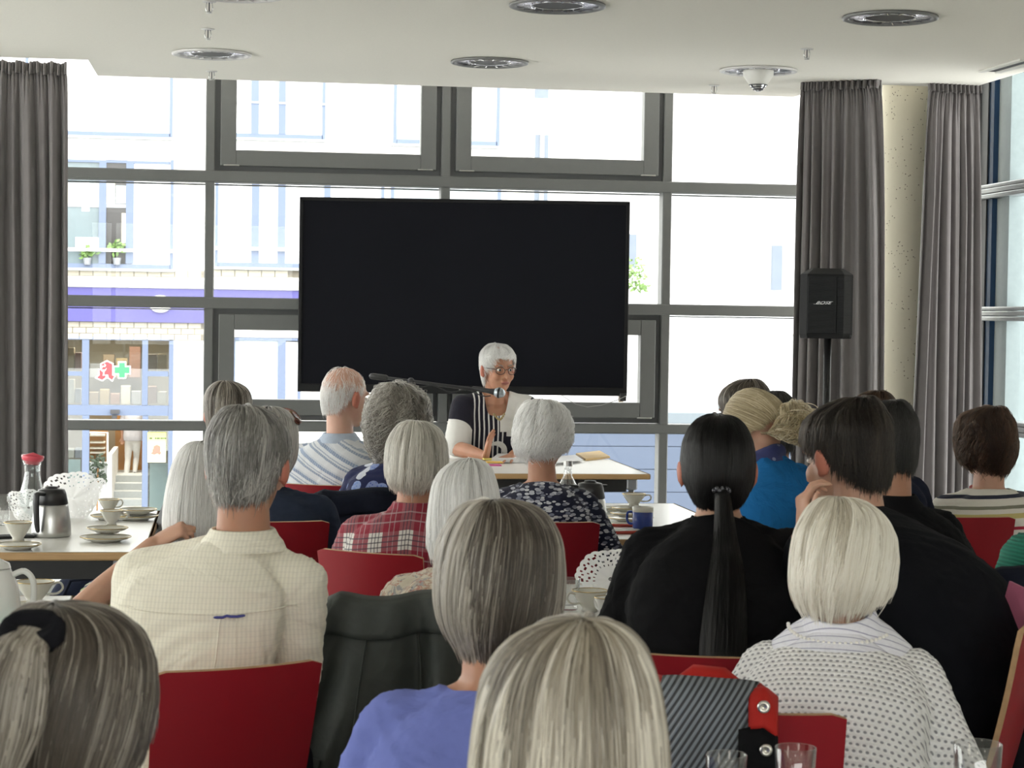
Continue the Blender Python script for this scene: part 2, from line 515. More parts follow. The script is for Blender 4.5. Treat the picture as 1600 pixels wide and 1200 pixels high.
# ------------------------------------------------------------------ curtains
b = NB('curtain_fabric')
curt_m = b.pbr(b.mix(b.noise(14, 4), (.155, .142, .142), (.19, .175, .175)), .85, 0, b.bump(b.noise(700, 2), .12, .004), sheen=.25, spec=.2)
def curtain(name, top, bot, z1, label, folds, depth, seed, arch=.0, gather=.035):
    """top/bot: ((x,y),(x,y)) ends of the curtain at the top and at the floor"""
    q = random.Random(seed); ph = [q.uniform(0, 6.28) for _ in range(8)]
    z0 = .02; root = empty(name, (top[0][0], top[0][1], z1), 0, label, 'curtain', 'grey curtains'); 
    A, B = Vector((*top[0], 0)), Vector((*top[1], 0)); C, D = Vector((*bot[0], 0)), Vector((*bot[1], 0))
    def fn(u, v):
        s = v ** .55
        a = A.lerp(C, s); c = B.lerp(D, s)
        uu = u + .018 * math.sin(9 * u + ph[0] + 2 * v) * min(1, v * 4)
        p = a.lerp(c, uu); nrm = Vector((-(c - a).y, (c - a).x, 0)).normalized()
        env = min(1, .35 + v * 3)
        x = 2 * math.pi * folds * (u + .03 * math.sin(5 * u + ph[1]) + .012 * math.sin(3 * v + 11 * u + ph[4]))
        w = math.sin(x) * .62 + .38 * math.sin(x * .53 + ph[2]) + .22 * math.sin(1.9 * x + ph[5]) * (1 - .5 * v)
        w = depth * env * w
        if v < .06: w += gather * .35 * math.sin(2 * math.pi * folds * 3.3 * u + ph[3]) * (1 - v / .06)
        z = z1 - .055 + (z0 - z1 + .055) * v
        return p + nrm * w + Vector((0, 0, z)) - root.location
    f = MB().grid(fn, 260, 46).build('curtain_fabric', curt_m, root, smooth=True, solid=.006)
    def hd(u, v):
        p = A.lerp(B, u); nrm = Vector((-(B - A).y, (B - A).x, 0)).normalized()
        w = gather * (math.sin(2 * math.pi * folds * 3.3 * u + ph[3]) * .5 + .5 * math.sin(2 * math.pi * folds * 1.7 * u + ph[6]))
        zt = z1 - .07 * v + .006 * math.sin(40 * u + ph[7])
        return p + nrm * (w - .008 * v) + Vector((0, 0, zt)) - root.location
    MB().grid(hd, 240, 4).build('gathered_heading', curt_m, root, smooth=True, solid=.006)
    return root
def xy(px, py, y): p = onY(px, py, y); return (p.x, p.y)
yc = 12.12
curtain('curtain', (xy(-60, 110, yc), xy(104, 110, yc)), (xy(-75, 700, yc), xy(113, 520, yc)), CZ, 'dark grey curtain beside the pharmacy view, behind the carafe table', 9, .05, 1)
pL0, pL1 = P(1252, 150, 12.25), P(1375, 140, 12.05)
qL0, qL1 = P(1234, 620, 12.25), P(1388, 600, 12.05)
curtain('curtain', ((pL0.x, pL0.y), (pL1.x, pL1.y)), ((qL0.x, qL0.y), (qL1.x, qL1.y)), CZ + .02, 'dark grey curtain behind the black loudspeaker', 8, .045, 2)
pL0, pL1 = P(1452, 140, 12.2), P(1530, 140, 12.3)
qL0, qL1 = P(1424, 640, 12.15), P(1542, 640, 12.3)
curtain('curtain', ((pL0.x, pL0.y), (pL1.x, pL1.y)), ((qL0.x, qL0.y), (qL1.x, qL1.y)), CZ + .02, 'grey curtain between the concrete column and the side window', 7, .04, 3)

# ------------------------------------------------------------------ ceiling fittings
chrome_m = plain('polished_reflector', (.75, .75, .78), .12, 1, var=.03)
ring_m = plain('lamp_trim_ring', (.2, .2, .2), .4, .3)
ringw_m = plain('pale_lamp_trim_ring', (.62, .61, .6), .4, .2)
darkl_m = plain('lamp_inner_cylinder', (.05, .05, .055), .5)
white_m = plain('white_plastic', (.72, .71, .67), .5, var=.03)
def downlight(px, py, wpx, label, dome=False, ring=ring_m):
    p = onZ(px, py, CZ); d = (p - CAM).dot(_c); rr = wpx * d / F / 2
    o = empty('downlight', p, 0, label, 'lamp', 'recessed ceiling downlights')
    MB().lathe([(rr * .86, .0), (rr, -.002), (rr * 1.0, -.012), (rr * .93, -.016), (rr * .86, -.010)], 48, close=True).build('trim_ring', ring, o, smooth=True)
    MB().lathe([(rr * .90, -.004), (rr * .78, -.0035), (rr * .55, -.004)], 48).build('reflector', chrome_m, o, smooth=True)
    bl = MB()
    for k in range(16):
        a = 2 * math.pi * k / 16
        bl.T = Matrix.Rotation(a, 4, 'Z')
        bl.box((rr * .56, -.002, -.013), (rr * .88, .002, -.004))
    tag(bl.build('reflector_blades', chrome_m, o), kind='stuff')
    MB().lathe([(rr * .50, -.004), (rr * .55, -.010), (rr * .56, -.004)], 48, close=True).build('inner_ring', chrome_m, o, smooth=True)
    MB().lathe([(0, -.006), (rr * .53, -.006), (rr * .53, -.002), (0, -.002)], 40).build('lamp_housing', darkl_m, o)
    if dome:
        MB().lathe([(0, -.125), (.012, -.123), (.035, -.105), (.05, -.085)], 24).build('lattice_tip', chrome_m, o)
        MB().lathe([(.05, -.085), (.062, -.07), (.085, -.035), (.088, -.006)], 24).build('dome', white_m, o, smooth=True)
        for k in range(3): MB().lathe([(.052 - .012 * k, -.085 - .013 * k), (.054 - .012 * k, -.088 - .013 * k), (.05 - .012 * k, -.090 - .013 * k)], 24, close=True).build('lattice_ring', darkl_m, o)
    return o
downlight(331, 83, 124, 'round recessed downlight near the ceiling edge above the pharmacy view', ring=ringw_m)
downlight(765, 96, 121, 'round recessed downlight above the middle of the black screen')
downlight(1185, 109, 121, 'round recessed downlight with a white lattice dome hanging in it', True, ringw_m)
downlight(871, 7, 151, 'round recessed downlight above the screen, cut by the top of the picture')
downlight(1391, 26, 149, 'large recessed downlight on the ceiling above the loudspeaker curtain')
downlight(372, -11, 150, 'recessed downlight of which only the rim dips into the picture', ring=ringw_m)
spr_m = plain('chrome_sprinkler', (.6, .6, .6), .25, 1)
def sprinkler(px, py, label):
    o = empty('sprinkler', onZ(px, py, CZ), 0, label, 'sprinkler', 'ceiling sprinklers')
    MB().lathe([(0, -.006), (.03, -.005), (.034, -.001), (0, 0)], 20).build('escutcheon', ringw_m, o, smooth=True)
    m = MB()
    for sx in (-1, 1): m.tube([(sx * .012, 0, -.006), (sx * .016, 0, -.03), (sx * .012, 0, -.045), (0, 0, -.052)], .0028, 6)
    m.build('yoke', spr_m, o, smooth=True)
    MB().tube([(0, 0, -.004), (0, 0, -.045)], .003, 6).build('bulb', darkl_m, o)
    MB().lathe([(0, -.056), (.014, -.055), (.014, -.052), (0, -.051)], 12).build('deflector', spr_m, o)
sprinkler(325, 45, 'small chrome sprinkler on the ceiling behind the pharmacy-side downlight')
sprinkler(331, 111, 'small chrome sprinkler at the ceiling edge above the opening window')
sprinkler(1261, 76, 'small chrome sprinkler between the lattice-dome lamp and the large downlight')
sprinkler(1116, 133, 'small chrome sprinkler at the ceiling edge below the lattice-dome lamp')
sprinkler(1041 - 714, 2, 'small chrome sprinkler cut by the top of the picture')
# slot air outlet
p0, p1 = onZ(1546, 111, CZ), onZ(1612, 92, CZ)
sl = empty('slot_diffuser', (p0 + p1) / 2, math.atan2(p1.y - p0.y, p1.x - p0.x), 'long white slot air outlet on the ceiling beside the side window', 'air outlet')
L2 = (p1 - p0).length / 2
for y in (-.05, .05): MB().box((-L2, y - .018, -.012), (L2, y + .018, 0), .003).build('outlet_rim', white_m, sl)
MB().box((-L2, -.035, -.004), (L2, .035, -.001)).build('slot', darkl_m, sl)
# ------------------------------------------------------------------ across the street
YF = 39.0
GZ = -2.75
street_m = plain('asphalt', (.12, .12, .125), .9, scale=4, bump=.3, bscale=60)
walk_m = plain('pavement_concrete', (.34, .33, .31), .9, scale=3)
struct(MB().box((-45, Yw + .12, GZ - .3), (45, YF - 3.2, GZ)).build('ground', street_m))
struct(MB().box((-45, YF - 3.2, GZ - .3), (45, YF + 12, GZ + .12)).build('pavement', walk_m))
render_m = plain('white_render', (.80, .785, .74), .95, var=.03, scale=2)
white_r_m = plain('bright_render', (.84, .845, .85), .95, var=.02, scale=2)
cream_m = plain('cream_brick', (.48, .445, .365), .9, var=.12, scale=6)
mortar_m = plain('brick_mortar', (.20, .18, .145), .95)
ext_frame_m = plain('pale_blue_frame', (.125, .16, .245), .5, var=.04)
shade_m = plain('pale_roller_blind', (.85, .86, .87), .9, var=.02)
curtn_m = plain('sheer_curtain', (.42, .48, .50), .9)
sill_m = plain('window_sill_metal', (.36, .38, .40), .5)
cornice_m = plain('stone_cornice', (.42, .41, .38), .9)
purple_m = plain('purple_sign', (.075, .068, .25), .5, var=.05)
lampw_m = plain('sign_lamp_glass', (.95, .92, .82), .3)
slate_m = plain('painted_reflection_pane', (.14, .18, .195), .12, var=.3, scale=1.4)  # blue-grey mottle stands in for a mirrored facade
dkpane_m = plain('dark_pane', (.045, .043, .043), .1, var=.3, scale=2)
red_m = plain('pharmacy_sign_red', (.36, .045, .055), .5, var=.04)
green_m = plain('pharmacy_sign_green', (.045, .33, .12), .5, var=.04)
wht_m = plain('sign_white', (.85, .85, .85), .5, var=.02)
wood_m = plain('warm_wood_panel', (.34, .165, .045), .5, var=.3, scale=5)
shop_m = plain('shop_back_wall', (.30, .25, .18), .8, var=.3, scale=2)
step_m = plain('stone_steps', (.46, .48, .48), .7)
garage_m = plain('blue_grey_cladding', (.085, .11, .165), .6, var=.04, scale=1.5)
pole_m = plain('grey_metal', (.3, .31, .33), .4, .5)

bld = empty('pharmacy_building', (onY(200, 500, YF).x, YF, GZ + .12), 0, 'pale brick and render house with a pharmacy on its ground floor across the street', 'building')
def ext(name, mats, root, x0, y0, x1, y1, proud, deep=.0, Y=YF, bev=0, mb=None):
    """a slab on the facade between two picture corners; proud: how far its face stands before the wall"""
    a, c = onY(x0, (y0 + y1) / 2, Y), onY(x1, (y0 + y1) / 2, Y)
    t, u = onY((x0 + x1) / 2, y0, Y), onY((x0 + x1) / 2, y1, Y)
    m = mb or MB()
    m.box((a.x, Y - proud, u.z), (c.x, Y + deep, t.z), bev)
    if mb: return None
    o = m.build(name, mats, root); o.location = -root.location
    return o
# walls round the shop front opening
ext('wall', render_m, bld, -700, -400, 820, 529, 0, .4)
ext('wall', render_m, bld, 270, 529, 820, 830, 0, .4)
ext('wall', render_m, bld, -700, 529, 60, 830, 0, .4)
def win(x0, y0, x1, y1, bars, panes, sill=True):
    """bars: (x, x) verticals; panes: (x0, y0, x1, y1, material)"""
    f = MB(); e = 5
    for q in ((x0, y0, x0 + e, y1), (x1 - e, y0, x1, y1), (x0 + e, y0, x1 - e, y0 + 4), (x0 + e, y1 - 8, x1 - e, y1)):
        ext('', None, bld, *q, .06, 0, mb=f)
    for (a, c) in bars: ext('', None, bld, a, y0 + 4, c, y1 - 8, .065, 0, mb=f)
    fo = f.build('window', ext_frame_m, bld); fo.location = -bld.location
    for (a, c, d_, e_, m_) in panes:
        q = MB(); ext('', None, bld, a, c, d_, e_, .02, 0, mb=q); q.build('pane', m_, fo)
    if sill:
        q = MB(); ext('', None, bld, x0 - 4, y1 - 1, x1 + 2, y1 + 3, .16, 0, mb=q); q.build('window_sill', sill_m, fo)
    return fo
win(40, -60, 271, 214, [], [(40, -60, 271, 213, shade_m)])
win(362, 20, 509, 218, [(393, 405), (436, 447)], [(362, 20, 508, 162, shade_m), (362, 162, 508, 214, shade_m)])
q = MB(); ext('', None, bld, 362, 160, 509, 163, .08, 0, mb=q); o = q.build('blind_bar', sill_m, bld); o.location = -bld.location
win(615, 60, 781, 228, [], [(615, 60, 780, 198, shade_m), (615, 198, 780, 226, curtn_m)])
w4 = win(20, 250, 271, 420, [(155, 166), (197, 209)], [(20, 250, 156, 416, slate_m), (165, 250, 198, 416, dkpane_m), (207, 250, 268, 416, shade_m)])
win(336, 250, 600, 420, [(393, 405), (434, 446), (506, 516)], [(336, 250, 600, 416, shade_m)])
win(610, 250, 782, 420, [(690, 700)], [(610, 250, 780, 416, curtn_m)])
for (a, c) in ((20, 272), (334, 602)):
    o = ext('window_guard_rail', wht_m, bld, a, 388, c, 393, .14, -.1)
# painted reflection: flat slabs on the panes imitate the opposite house's balcony and panels
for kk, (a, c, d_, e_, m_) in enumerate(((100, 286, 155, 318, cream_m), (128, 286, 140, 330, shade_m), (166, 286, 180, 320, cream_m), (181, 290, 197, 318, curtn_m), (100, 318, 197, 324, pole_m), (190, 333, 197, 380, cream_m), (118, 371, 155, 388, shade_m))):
    q = MB(); ext('', None, bld, a, c, d_, e_, .024 + .003 * kk, -.021, mb=q); q.build('reflection_panel', m_, w4)
# brick courses
bw = .25
def bricks(px0, px1, pyt, hz, rows, stretch):
    a, c, zt = onY(px0, pyt, YF).x, onY(px1, pyt, YF).x, onY((px0 + px1) / 2, pyt, YF).z
    me = MB().box((-.117, -.02, -hz / 2 + .006), (.117, 0, hz / 2 - .006), .006).mesh('brick'); me.materials.append(cream_m)
    bk = MB().box((a, YF - .012, zt - hz * rows), (c, YF + .01, zt)).build('mortar_bed', mortar_m, bld); bk.location = -bld.location
    n = int((c - a) / bw)
    for r_ in range(rows):
        for k in range(n):
            o = bpy.data.objects.new('brick', me); COL.objects.link(o); o.parent = bld
            o.location = Vector((a + bw * (k + .5 + .5 * (r_ % 2) * stretch), YF - .0 - .006 * rnd.random(), zt - hz * (r_ + .5))) - bld.location
bricks(60, 320, 421, .13, 1, 1)
bricks(325, 470, 422, .13, 1, 1)
bricks(60, 320, 503, .11, 3, 1)
for (y0, y1, pr) in ((433, 437, .10), (437, 441, .16), (441, 446, .22)):
    ext('cornice', cornice_m, bld, -700, y0, 820, y1, pr)
ext('sign_band', purple_m, bld, -300, 449, 560, 502, .16)
o = ext('sign_rim', wht_m, bld, -300, 446.5, 560, 448.5, .18)
lp = onY(251, 475, YF)
o = MB().ell((lp.x, YF - .2, lp.z), (.21, .10, .165), nu=24, nv=14).build('sign_lamp', lampw_m, bld, smooth=True); o.location = -bld.location
# lower window beside the shop
win(362, 528, 470, 640, [(434, 446)], [(362, 528, 436, 636, curtn_m), (446, 540, 470, 580, shade_m), (446, 590, 470, 636, shade_m)])
# shop front
ff = MB()
for q in ((60, 531, 76, 820), (128, 531, 139, 633), (128, 649, 139, 820), (222, 531, 231, 633), (222, 649, 231, 820), (263, 531, 270, 820), (60, 526, 270, 531), (76, 580, 128, 587), (231, 580, 263, 588), (76, 633, 263, 649)):
    ext('', None, bld, *q, .02, .10, mb=ff)
ffo = ff.build('shop_front_frame', ext_frame_m, bld); ffo.location = -bld.location
shopglass_m = thin_glass('shop_glass', (.74, .78, .80), 1.6)
q = MB(); ext('', None, bld, 76, 530, 270, 633, -.04, .05, mb=q); q.build('pane', shopglass_m, ffo)
q = MB(); ext('', None, bld, 76, 649, 128, 820, -.04, .05, mb=q); q.build('pane', shopglass_m, ffo)
q = MB(); ext('', None, bld, 231, 649, 264, 820, -.04, .05, mb=q); q.build('pane', shopglass_m, ffo)
o = ext('door_sensor', darkl_m, bld, 173, 640, 187, 646, .12)
o = ext('door_sensor', darkl_m, bld, 175, 648, 183, 654, .06)
# inside the shop
a_, c_ = onY(40, 600, YF).x, onY(300, 600, YF).x
zt_ = onY(200, 524, YF).z
zfl = onY(200, 768, YF + 1.6).z
sh = MB().box((a_, YF + 4.0, GZ), (c_, YF + 4.1, zt_ + .3)).box((a_ - .1, YF + .4, GZ), (a_, YF + 4, zt_ + .3)).box((c_, YF + .4, GZ), (c_ + .1, YF + 4, zt_ + .3)).box((a_, YF + .4, zt_ + .25), (c_, YF + 4, zt_ + .35))
o = sh.build('shop_interior', shop_m, bld); o.location = -bld.location
o = MB().box((onY(180, 700, YF + 3.4).x, YF + 3.4, zfl - .9), (onY(224, 700, YF + 3.4).x, YF + 3.5, onY(200, 636, YF + 3.4).z)).build('counter_panel', wood_m, bld); o.location = -bld.location
for k in range(6):
    y = YF + .55 + .3 * k
    zk = onY(200, 805 - k * 12.5, y).z
    o = MB().box((onY(178, 780, y).x, y, GZ), (onY(232, 780, y).x, y + .31 if k < 5 else YF + 4, zk), .008).build('step', step_m, bld); o.location = -bld.location
o = MB().box((onY(140, 700, YF + .6).x, YF + .6, GZ), (onY(168, 700, YF + .6).x, YF + .7, onY(150, 722, YF + .6).z)).build('white_side_wall', white_r_m, bld); o.location = -bld.location
o = MB().box((onY(168, 700, YF + .6).x, YF + .5, GZ), (onY(175, 700, YF + .6).x, YF + 3, onY(172, 710, YF + .6).z)).build('stair_cheek', white_r_m, bld); o.location = -bld.location
shelf_m = plain('shelf_board', (.72, .68, .58), .6)
for py in (680, 691, 700, 707):
    z = onY(155, py, YF + 1.6).z
    o = MB().box((onY(141, py, YF + 1.6).x, YF + 1.5, z - .015), (onY(164, py, YF + 1.6).x, YF + 1.8, z + .015)).build('shelf', shelf_m, bld); o.location = -bld.location
o = MB().box((onY(139, 690, YF + 1.8).x, YF + 1.82, GZ), (onY(168, 690, YF + 1.8).x, YF + 1.9, onY(150, 668, YF + 1.8).z)).build('shelf_back', wood_m, bld); o.location = -bld.location
tube_m = plain('white_rail', (.85, .85, .83), .4)
m = MB(); y = YF + .5
m.tube([(onY(141, 676, y).x, y, onY(141, 676, y).z), (onY(168, 676, y).x, y, onY(168, 676, y).z), (onY(168, 730, y).x, y, onY(168, 730, y).z)], .02, 8)
o = m.build('handrail', tube_m, bld); o.location = -bld.location
# merchandise boxes behind the glass, warm reds and ochres
cols = [plain('box_ochre', (.30, .21, .10), .6), plain('box_red', (.24, .12, .08), .6), plain('box_cream', (.50, .44, .35), .6), plain('box_grey', (.26, .25, .25), .6), plain('box_brown', (.22, .15, .09), .6)]
k = 0
for (x0, x1, y0, y1, Yd, nx) in ((106, 128, 540, 578, 1.0, 2), (106, 128, 592, 630, 1.0, 2), (139, 222, 596, 632, 2.6, 5), (231, 262, 540, 578, 1.2, 2), (231, 262, 594, 630, 1.6, 2), (140, 222, 540, 590, 3.2, 4), (106, 128, 690, 716, .5, 2)):
    y = YF + Yd
    for i in range(nx):
        xa_, xb_ = x0 + (x1 - x0) * i / nx, x0 + (x1 - x0) * (i + .9) / nx
        hy = y0 + (y1 - y0) * rnd.uniform(.0, .6)
        pa, pb = onY(xa_, y1, y), onY(xb_, hy, y)
        o = MB().box((pa.x, y, pa.z), (pb.x, y + .25, pb.z), .01).build('display_box', cols[k % 5], bld); o.location = -bld.location
        k += 1
pg_m = plain('pale_green_display', (.46, .53, .47), .7, var=.15, scale=3)
for (x0, x1, y0, y1) in ((78, 126, 718, 820), (233, 262, 724, 820)):
    pa, pb = onY(x0, y1, YF + .3), onY(x1, y0, YF + .3)
    o = MB().box((pa.x, YF + .3, pa.z), (pb.x, YF + .34, pb.z), .005).build('display_panel', pg_m, bld); o.location = -bld.location
area_lamp('shop_fill_light', ((a_ + c_) / 2, YF + 2.0, zt_ + .2), 1.6, 260, color=(1, .9, .75))  # added lamp without a fitting, brightens the shop interior

# pharmacy emblem hanging in the glass: a red letter A with cup and snake, and a green cross
sg = empty('pharmacy_sign', onY(178, 580, YF - .06), 0, 'red gothic A with cup and snake beside a green cross on the shop glass', 'sign')
def zpoly(pts, sx=180 / 1543, ox=100, oy=500):
    r_ = []
    for (x, y) in pts:
        p = onY(ox + x * sx, oy + y * sx, YF - .06); r_.append((p.x - sg.location.x, p.z - sg.location.z))
    return r_
A_out = [(575, 538), (488, 582), (484, 652), (458, 652), (462, 728), (410, 775), (512, 822), (580, 775), (650, 826), (696, 742), (664, 734), (664, 582)]
A_in = [(575, 556), (506, 590), (506, 668), (474, 668), (478, 736), (440, 772), (512, 802), (556, 768), (556, 728), (592, 728), (594, 766), (644, 804), (676, 750), (646, 742), (646, 590)]
MB().prism(zpoly(A_out), 0, .02).build('white_outline', wht_m, sg)
MB().prism(zpoly(A_in), -.012, 0).build('letter_a', red_m, sg)
cx = [(722, 555), (832, 555), (832, 612), (893, 612), (893, 728), (832, 728), (832, 786), (722, 786), (722, 728), (662, 728), (662, 612), (722, 612)]
ci = [(738, 572), (816, 572), (816, 630), (878, 630), (878, 712), (816, 712), (816, 770), (738, 770), (738, 712), (678, 712), (678, 630), (738, 630)]
MB().prism(zpoly(cx), .001, .02).build('white_outline', wht_m, sg)
MB().prism(zpoly(ci), -.012, 0).build('green_cross', green_m, sg)
cup = [(488, 655), (514, 668), (552, 664), (574, 640), (560, 672), (540, 692), (540, 728), (552, 744), (516, 744), (526, 728), (524, 692), (500, 682)]
MB().prism(zpoly(cup), -.02, -.012).build('cup', wht_m, sg)
sp_ = [zpoly([q])[0] for q in ((506, 640), (522, 618), (548, 622), (556, 606), (546, 594))]
MB().tube([(x, -.02, z) for x, z in sp_], .010, 6).build('snake', wht_m, sg)
# poster in the right side light
ps = empty('poster', onY(245, 700, YF - .03), 0, 'yellow green paper poster with a red emblem on the glass beside the shop door', 'poster')
pb = NB('poster_print')
_z = pb.sep(pb.co('Generated'))
poster_m = pb.pbr(pb.ramp(_z[2], [(0, (.72, .74, .55)), (.35, (.75, .78, .48)), (.75, (.55, .74, .22)), (1, (.62, .72, .14))]), .6)
pa, pc = onY(230.5, 722, YF), onY(259.5, 675.5, YF)
o = MB().box((pa.x, -.01, pa.z), (pc.x, .0, pc.z)); o = o.build('poster_sheet', poster_m, ps); o.location = (-ps.location.x, 0, -ps.location.z)
e_ = [(x * .52, z * .5) for x, z in zpoly([(575, 538), (488, 582), (484, 652), (458, 652), (462, 728), (410, 775), (512, 812), (580, 775), (650, 816), (696, 742), (664, 734), (664, 582)])]
cz0 = sum(z for x, z in e_) / len(e_); cx0 = sum(x for x, z in e_) / len(e_)
pc2 = onY(244, 704, YF)
pinkred_m = plain('faded_red_print', (.62, .16, .12), .7)
o = MB().prism([(x - cx0 + pc2.x - ps.location.x, z - cz0 + pc2.z - ps.location.z) for x, z in e_], -.014, -.01).build('printed_emblem', pinkred_m, ps)
ink_m = plain('printed_ink', (.05, .07, .03), .7)
im = MB()
for k, w in enumerate((3.2, 1.6, 0, 2.2, 2.6, 1.8, 2.4, 2.2, 2.6)):      # blurred printed line: too small to read even in the photograph
    if w: ip = onY(233.5 + k * 2.9, 684.5, YF); im.box((ip.x - ps.location.x, -.013, ip.z - .016 - ps.location.z), (ip.x - ps.location.x + w / 82, -.0105, ip.z + .012 - ps.location.z))
im.build('printed_line', ink_m, ps)
# potted tree behind the open door
leaf_m = plain('dark_leaf', (.06, .085, .055), .6, var=.4, scale=30)
gleaf_m = plain('tree_leaf', (.16, .27, .08), .6, var=.4, scale=8)
def leaf_cloud(mb, c, r, n, size, q):
    for _ in range(n):
        v = Vector((q.gauss(0, 1), q.gauss(0, 1), q.gauss(0, 1))).normalized() * (q.random() ** .4)
        p = Vector(c) + Vector((v.x * r[0], v.y * r[1], v.z * r[2]))
        a = Vector((q.gauss(0, 1), q.gauss(0, 1), q.gauss(0, .7))).normalized(); b_ = a.orthogonal().normalized()
        L, W = size * q.uniform(.7, 1.2), size * .3
        mb._add([p, p + a * L * .5 + b_ * W, p + a * L, p + a * L * .5 - b_ * W], [(0, 1, 2), (0, 2, 3)])
pp = onY(152, 735, YF + .4)
pt = empty('potted_plant', (pp.x, YF + .4, GZ + .12), 0, 'dark leafy potted tree inside the pharmacy entrance', 'plant')
lm = MB(); qr = random.Random(3); h0 = pp.z - pt.location.z
leaf_cloud(lm, (0, 0, h0 + .13), (.17, .12, .2), 90, .11, qr); leaf_cloud(lm, (.03, 0, h0 - .14), (.15, .12, .12), 60, .11, qr)
tag(lm.build('foliage', leaf_m, pt), kind='stuff')
MB().tube([(0, 0, .3), (.01, 0, h0 + .1)], .015, 6).build('stem', wood_m, pt)
MB().lathe([(0, 0), (.13, 0), (.17, .36), (.15, .36), (.13, .3), (0, .3)], 20).build('pot', white_m, pt)
for (px, py, lab) in ((137, 406, 'small green plant on the window ledge behind the pale reflecting pane'), (183, 398, 'leafy green plant in a grey pot behind the dark narrow pane')):
    c0 = onY(px, 414, YF)
    t_ = empty('window_plant', (c0.x, YF - .10, c0.z), 0, lab, 'plant', 'plants on the upstairs window ledge')
    lm = MB(); leaf_cloud(lm, (0, 0, .12 + (414 - py) / 82), (.13, .06, .12), 50, .12, qr); tag(lm.build('foliage', gleaf_m, t_), kind='stuff')
    MB().lathe([(0, 0), (.06, 0), (.08, .13), (.07, .13), (0, .11)], 14).build('pot', pole_m, t_)

# plain white house on the right, with garage cladding before it
wh = empty('white_house', (onY(1100, 500, YF + 1).x, YF + 1, GZ + .12), 0, 'plain white rendered house with one narrow grey window across the street', 'building')
Y2 = YF + 1
ext('wall', white_r_m, wh, 822, -400, 1900, 830, 0, .5, Y=Y2)
def win2(x0, y0, x1, y1, m_, fr):
    f = MB(); ext('', None, wh, x0, y0, x1, y1, .05, 0, Y=Y2, mb=f); fo = f.build('window', fr, wh); fo.location = -wh.location
    q = MB(); ext('', None, wh, x0 + 1.5, y0 + 4, x1 - 1.5, y1 - 2, .07, 0, Y=Y2, mb=q); q.build('pane', m_, fo)
    return fo
gp_m = plain('grey_blue_pane', (.14, .17, .22), .2, var=.15, scale=3)
win2(1203, 380, 1222, 455, gp_m, pole_m)
f = win2(833, 207, 857, 330, gp_m, shade_m)
q = MB(); ext('', None, wh, 842, 207, 849, 330, .09, 0, Y=Y2, mb=q); q.build('bar', pole_m, f)
win2(833, 120, 858, 156, gp_m, shade_m)
f = win2(962, 362, 995, 420, gp_m, shade_m)
ext('seam', sill_m, wh, 822, 100, 823, 560, .02, Y=Y2)
ext('mailbox_panel', curtn_m, wh, 1097, 500, 1112, 520, .05, Y=Y2)
for r_ in range(5):
    for c2 in range(2):
        ext('vent_slot', pole_m, wh, 1116 + 7 * c2, 502 + 4 * r_, 1120 + 7 * c2, 503.6 + 4 * r_, .02, Y=Y2)
ext('base_ledge', cornice_m, wh, 1040, 521.5, 1400, 523, .05, Y=Y2)
Y3 = YF - 4
gw = empty('garage_wall', (onY(1050, 700, Y3).x, Y3, GZ), 0, 'low blue grey panel clad garage wall in front of the white house', 'garage')
z0 = onY(1050, 645, Y3).z
cap = MB().box((onY(860, 650, Y3).x, Y3 - .02, z0 - .18), (onY(1900, 650, Y3).x, Y3 + 3, z0)).build('roof_edge', plain('zinc_roof_edge', (.16,.19,.215), .5), gw); cap.location = -gw.location
bk = MB().box((onY(862, 650, Y3).x, Y3 + .1, GZ), (onY(1900, 650, Y3).x, Y3 + 3, z0 - .18)).build('garage_body', garage_m, gw); bk.location = -gw.location
ph = .40
x0_, x1_ = onY(862, 700, Y3).x, onY(1500, 700, Y3).x
me = MB().box((0, -.05, 0), (1, 0, ph - .012), .004).mesh('cladding_panel'); me.materials.append(garage_m)
n = 4
for k in range(n):
    for r_ in range(int((z0 - .18 - GZ) / ph) + 1):
        zz = z0 - .19 - ph * (r_ + 1)
        if zz < GZ - .3: continue
        o = bpy.data.objects.new('cladding_panel', me); COL.objects.link(o); o.parent = gw
        o.location = Vector((x0_ + (x1_ - x0_) * k / n, Y3 + .1, zz)) - gw.location; o.scale = ((x1_ - x0_) / n - .008, 1, 1)
# tree by the white house
tp = onY(996, 430, Y2 - 1.5)
tr = empty('street_tree', (tp.x - .3, Y2 - 1.5, GZ + .12), 0, 'leafy green tree showing beside the right edge of the black screen', 'tree')
lm = MB(); h0 = tp.z - tr.location.z
leaf_cloud(lm, (.28, 0, h0 + .05), (.16, .2, .3), 70, .12, random.Random(5))
leaf_cloud(lm, (-.25, 0, h0 + .1), (.5, .4, .5), 300, .13, random.Random(6)); leaf_cloud(lm, (.32, 0, h0 - .22), (.2, .2, .1), 50, .12, random.Random(8))
tag(lm.build('foliage', gleaf_m, tr), kind='stuff')
MB().tube([(0, 0, 0), (.02, 0, h0 * .6), (.1, 0, h0)], [.06, .05, .02], 8).build('trunk', plain('tree_bark', (.10, .075, .05), .9, var=.3), tr)
def text(name, body, size, mat, parent, loc, rot=(R(90), 0, 0), extr=.002, shear=0, align='CENTER', sx=1):
    cu = bpy.data.curves.new(name, 'FONT'); cu.body = body; cu.size = size; cu.extrude = extr; cu.shear = shear
    cu.align_x = align; cu.align_y = 'CENTER'; cu.resolution_u = 2
    o = bpy.data.objects.new(name, cu); COL.objects.link(o)
    dg = bpy.context.evaluated_depsgraph_get(); me = bpy.data.meshes.new_from_object(o.evaluated_get(dg)); bpy.data.objects.remove(o)
    me.materials.clear(); o = link(name, me, mat, parent); o.location = loc; o.rotation_euler = rot; o.scale = (sx, 1, 1)
    return o
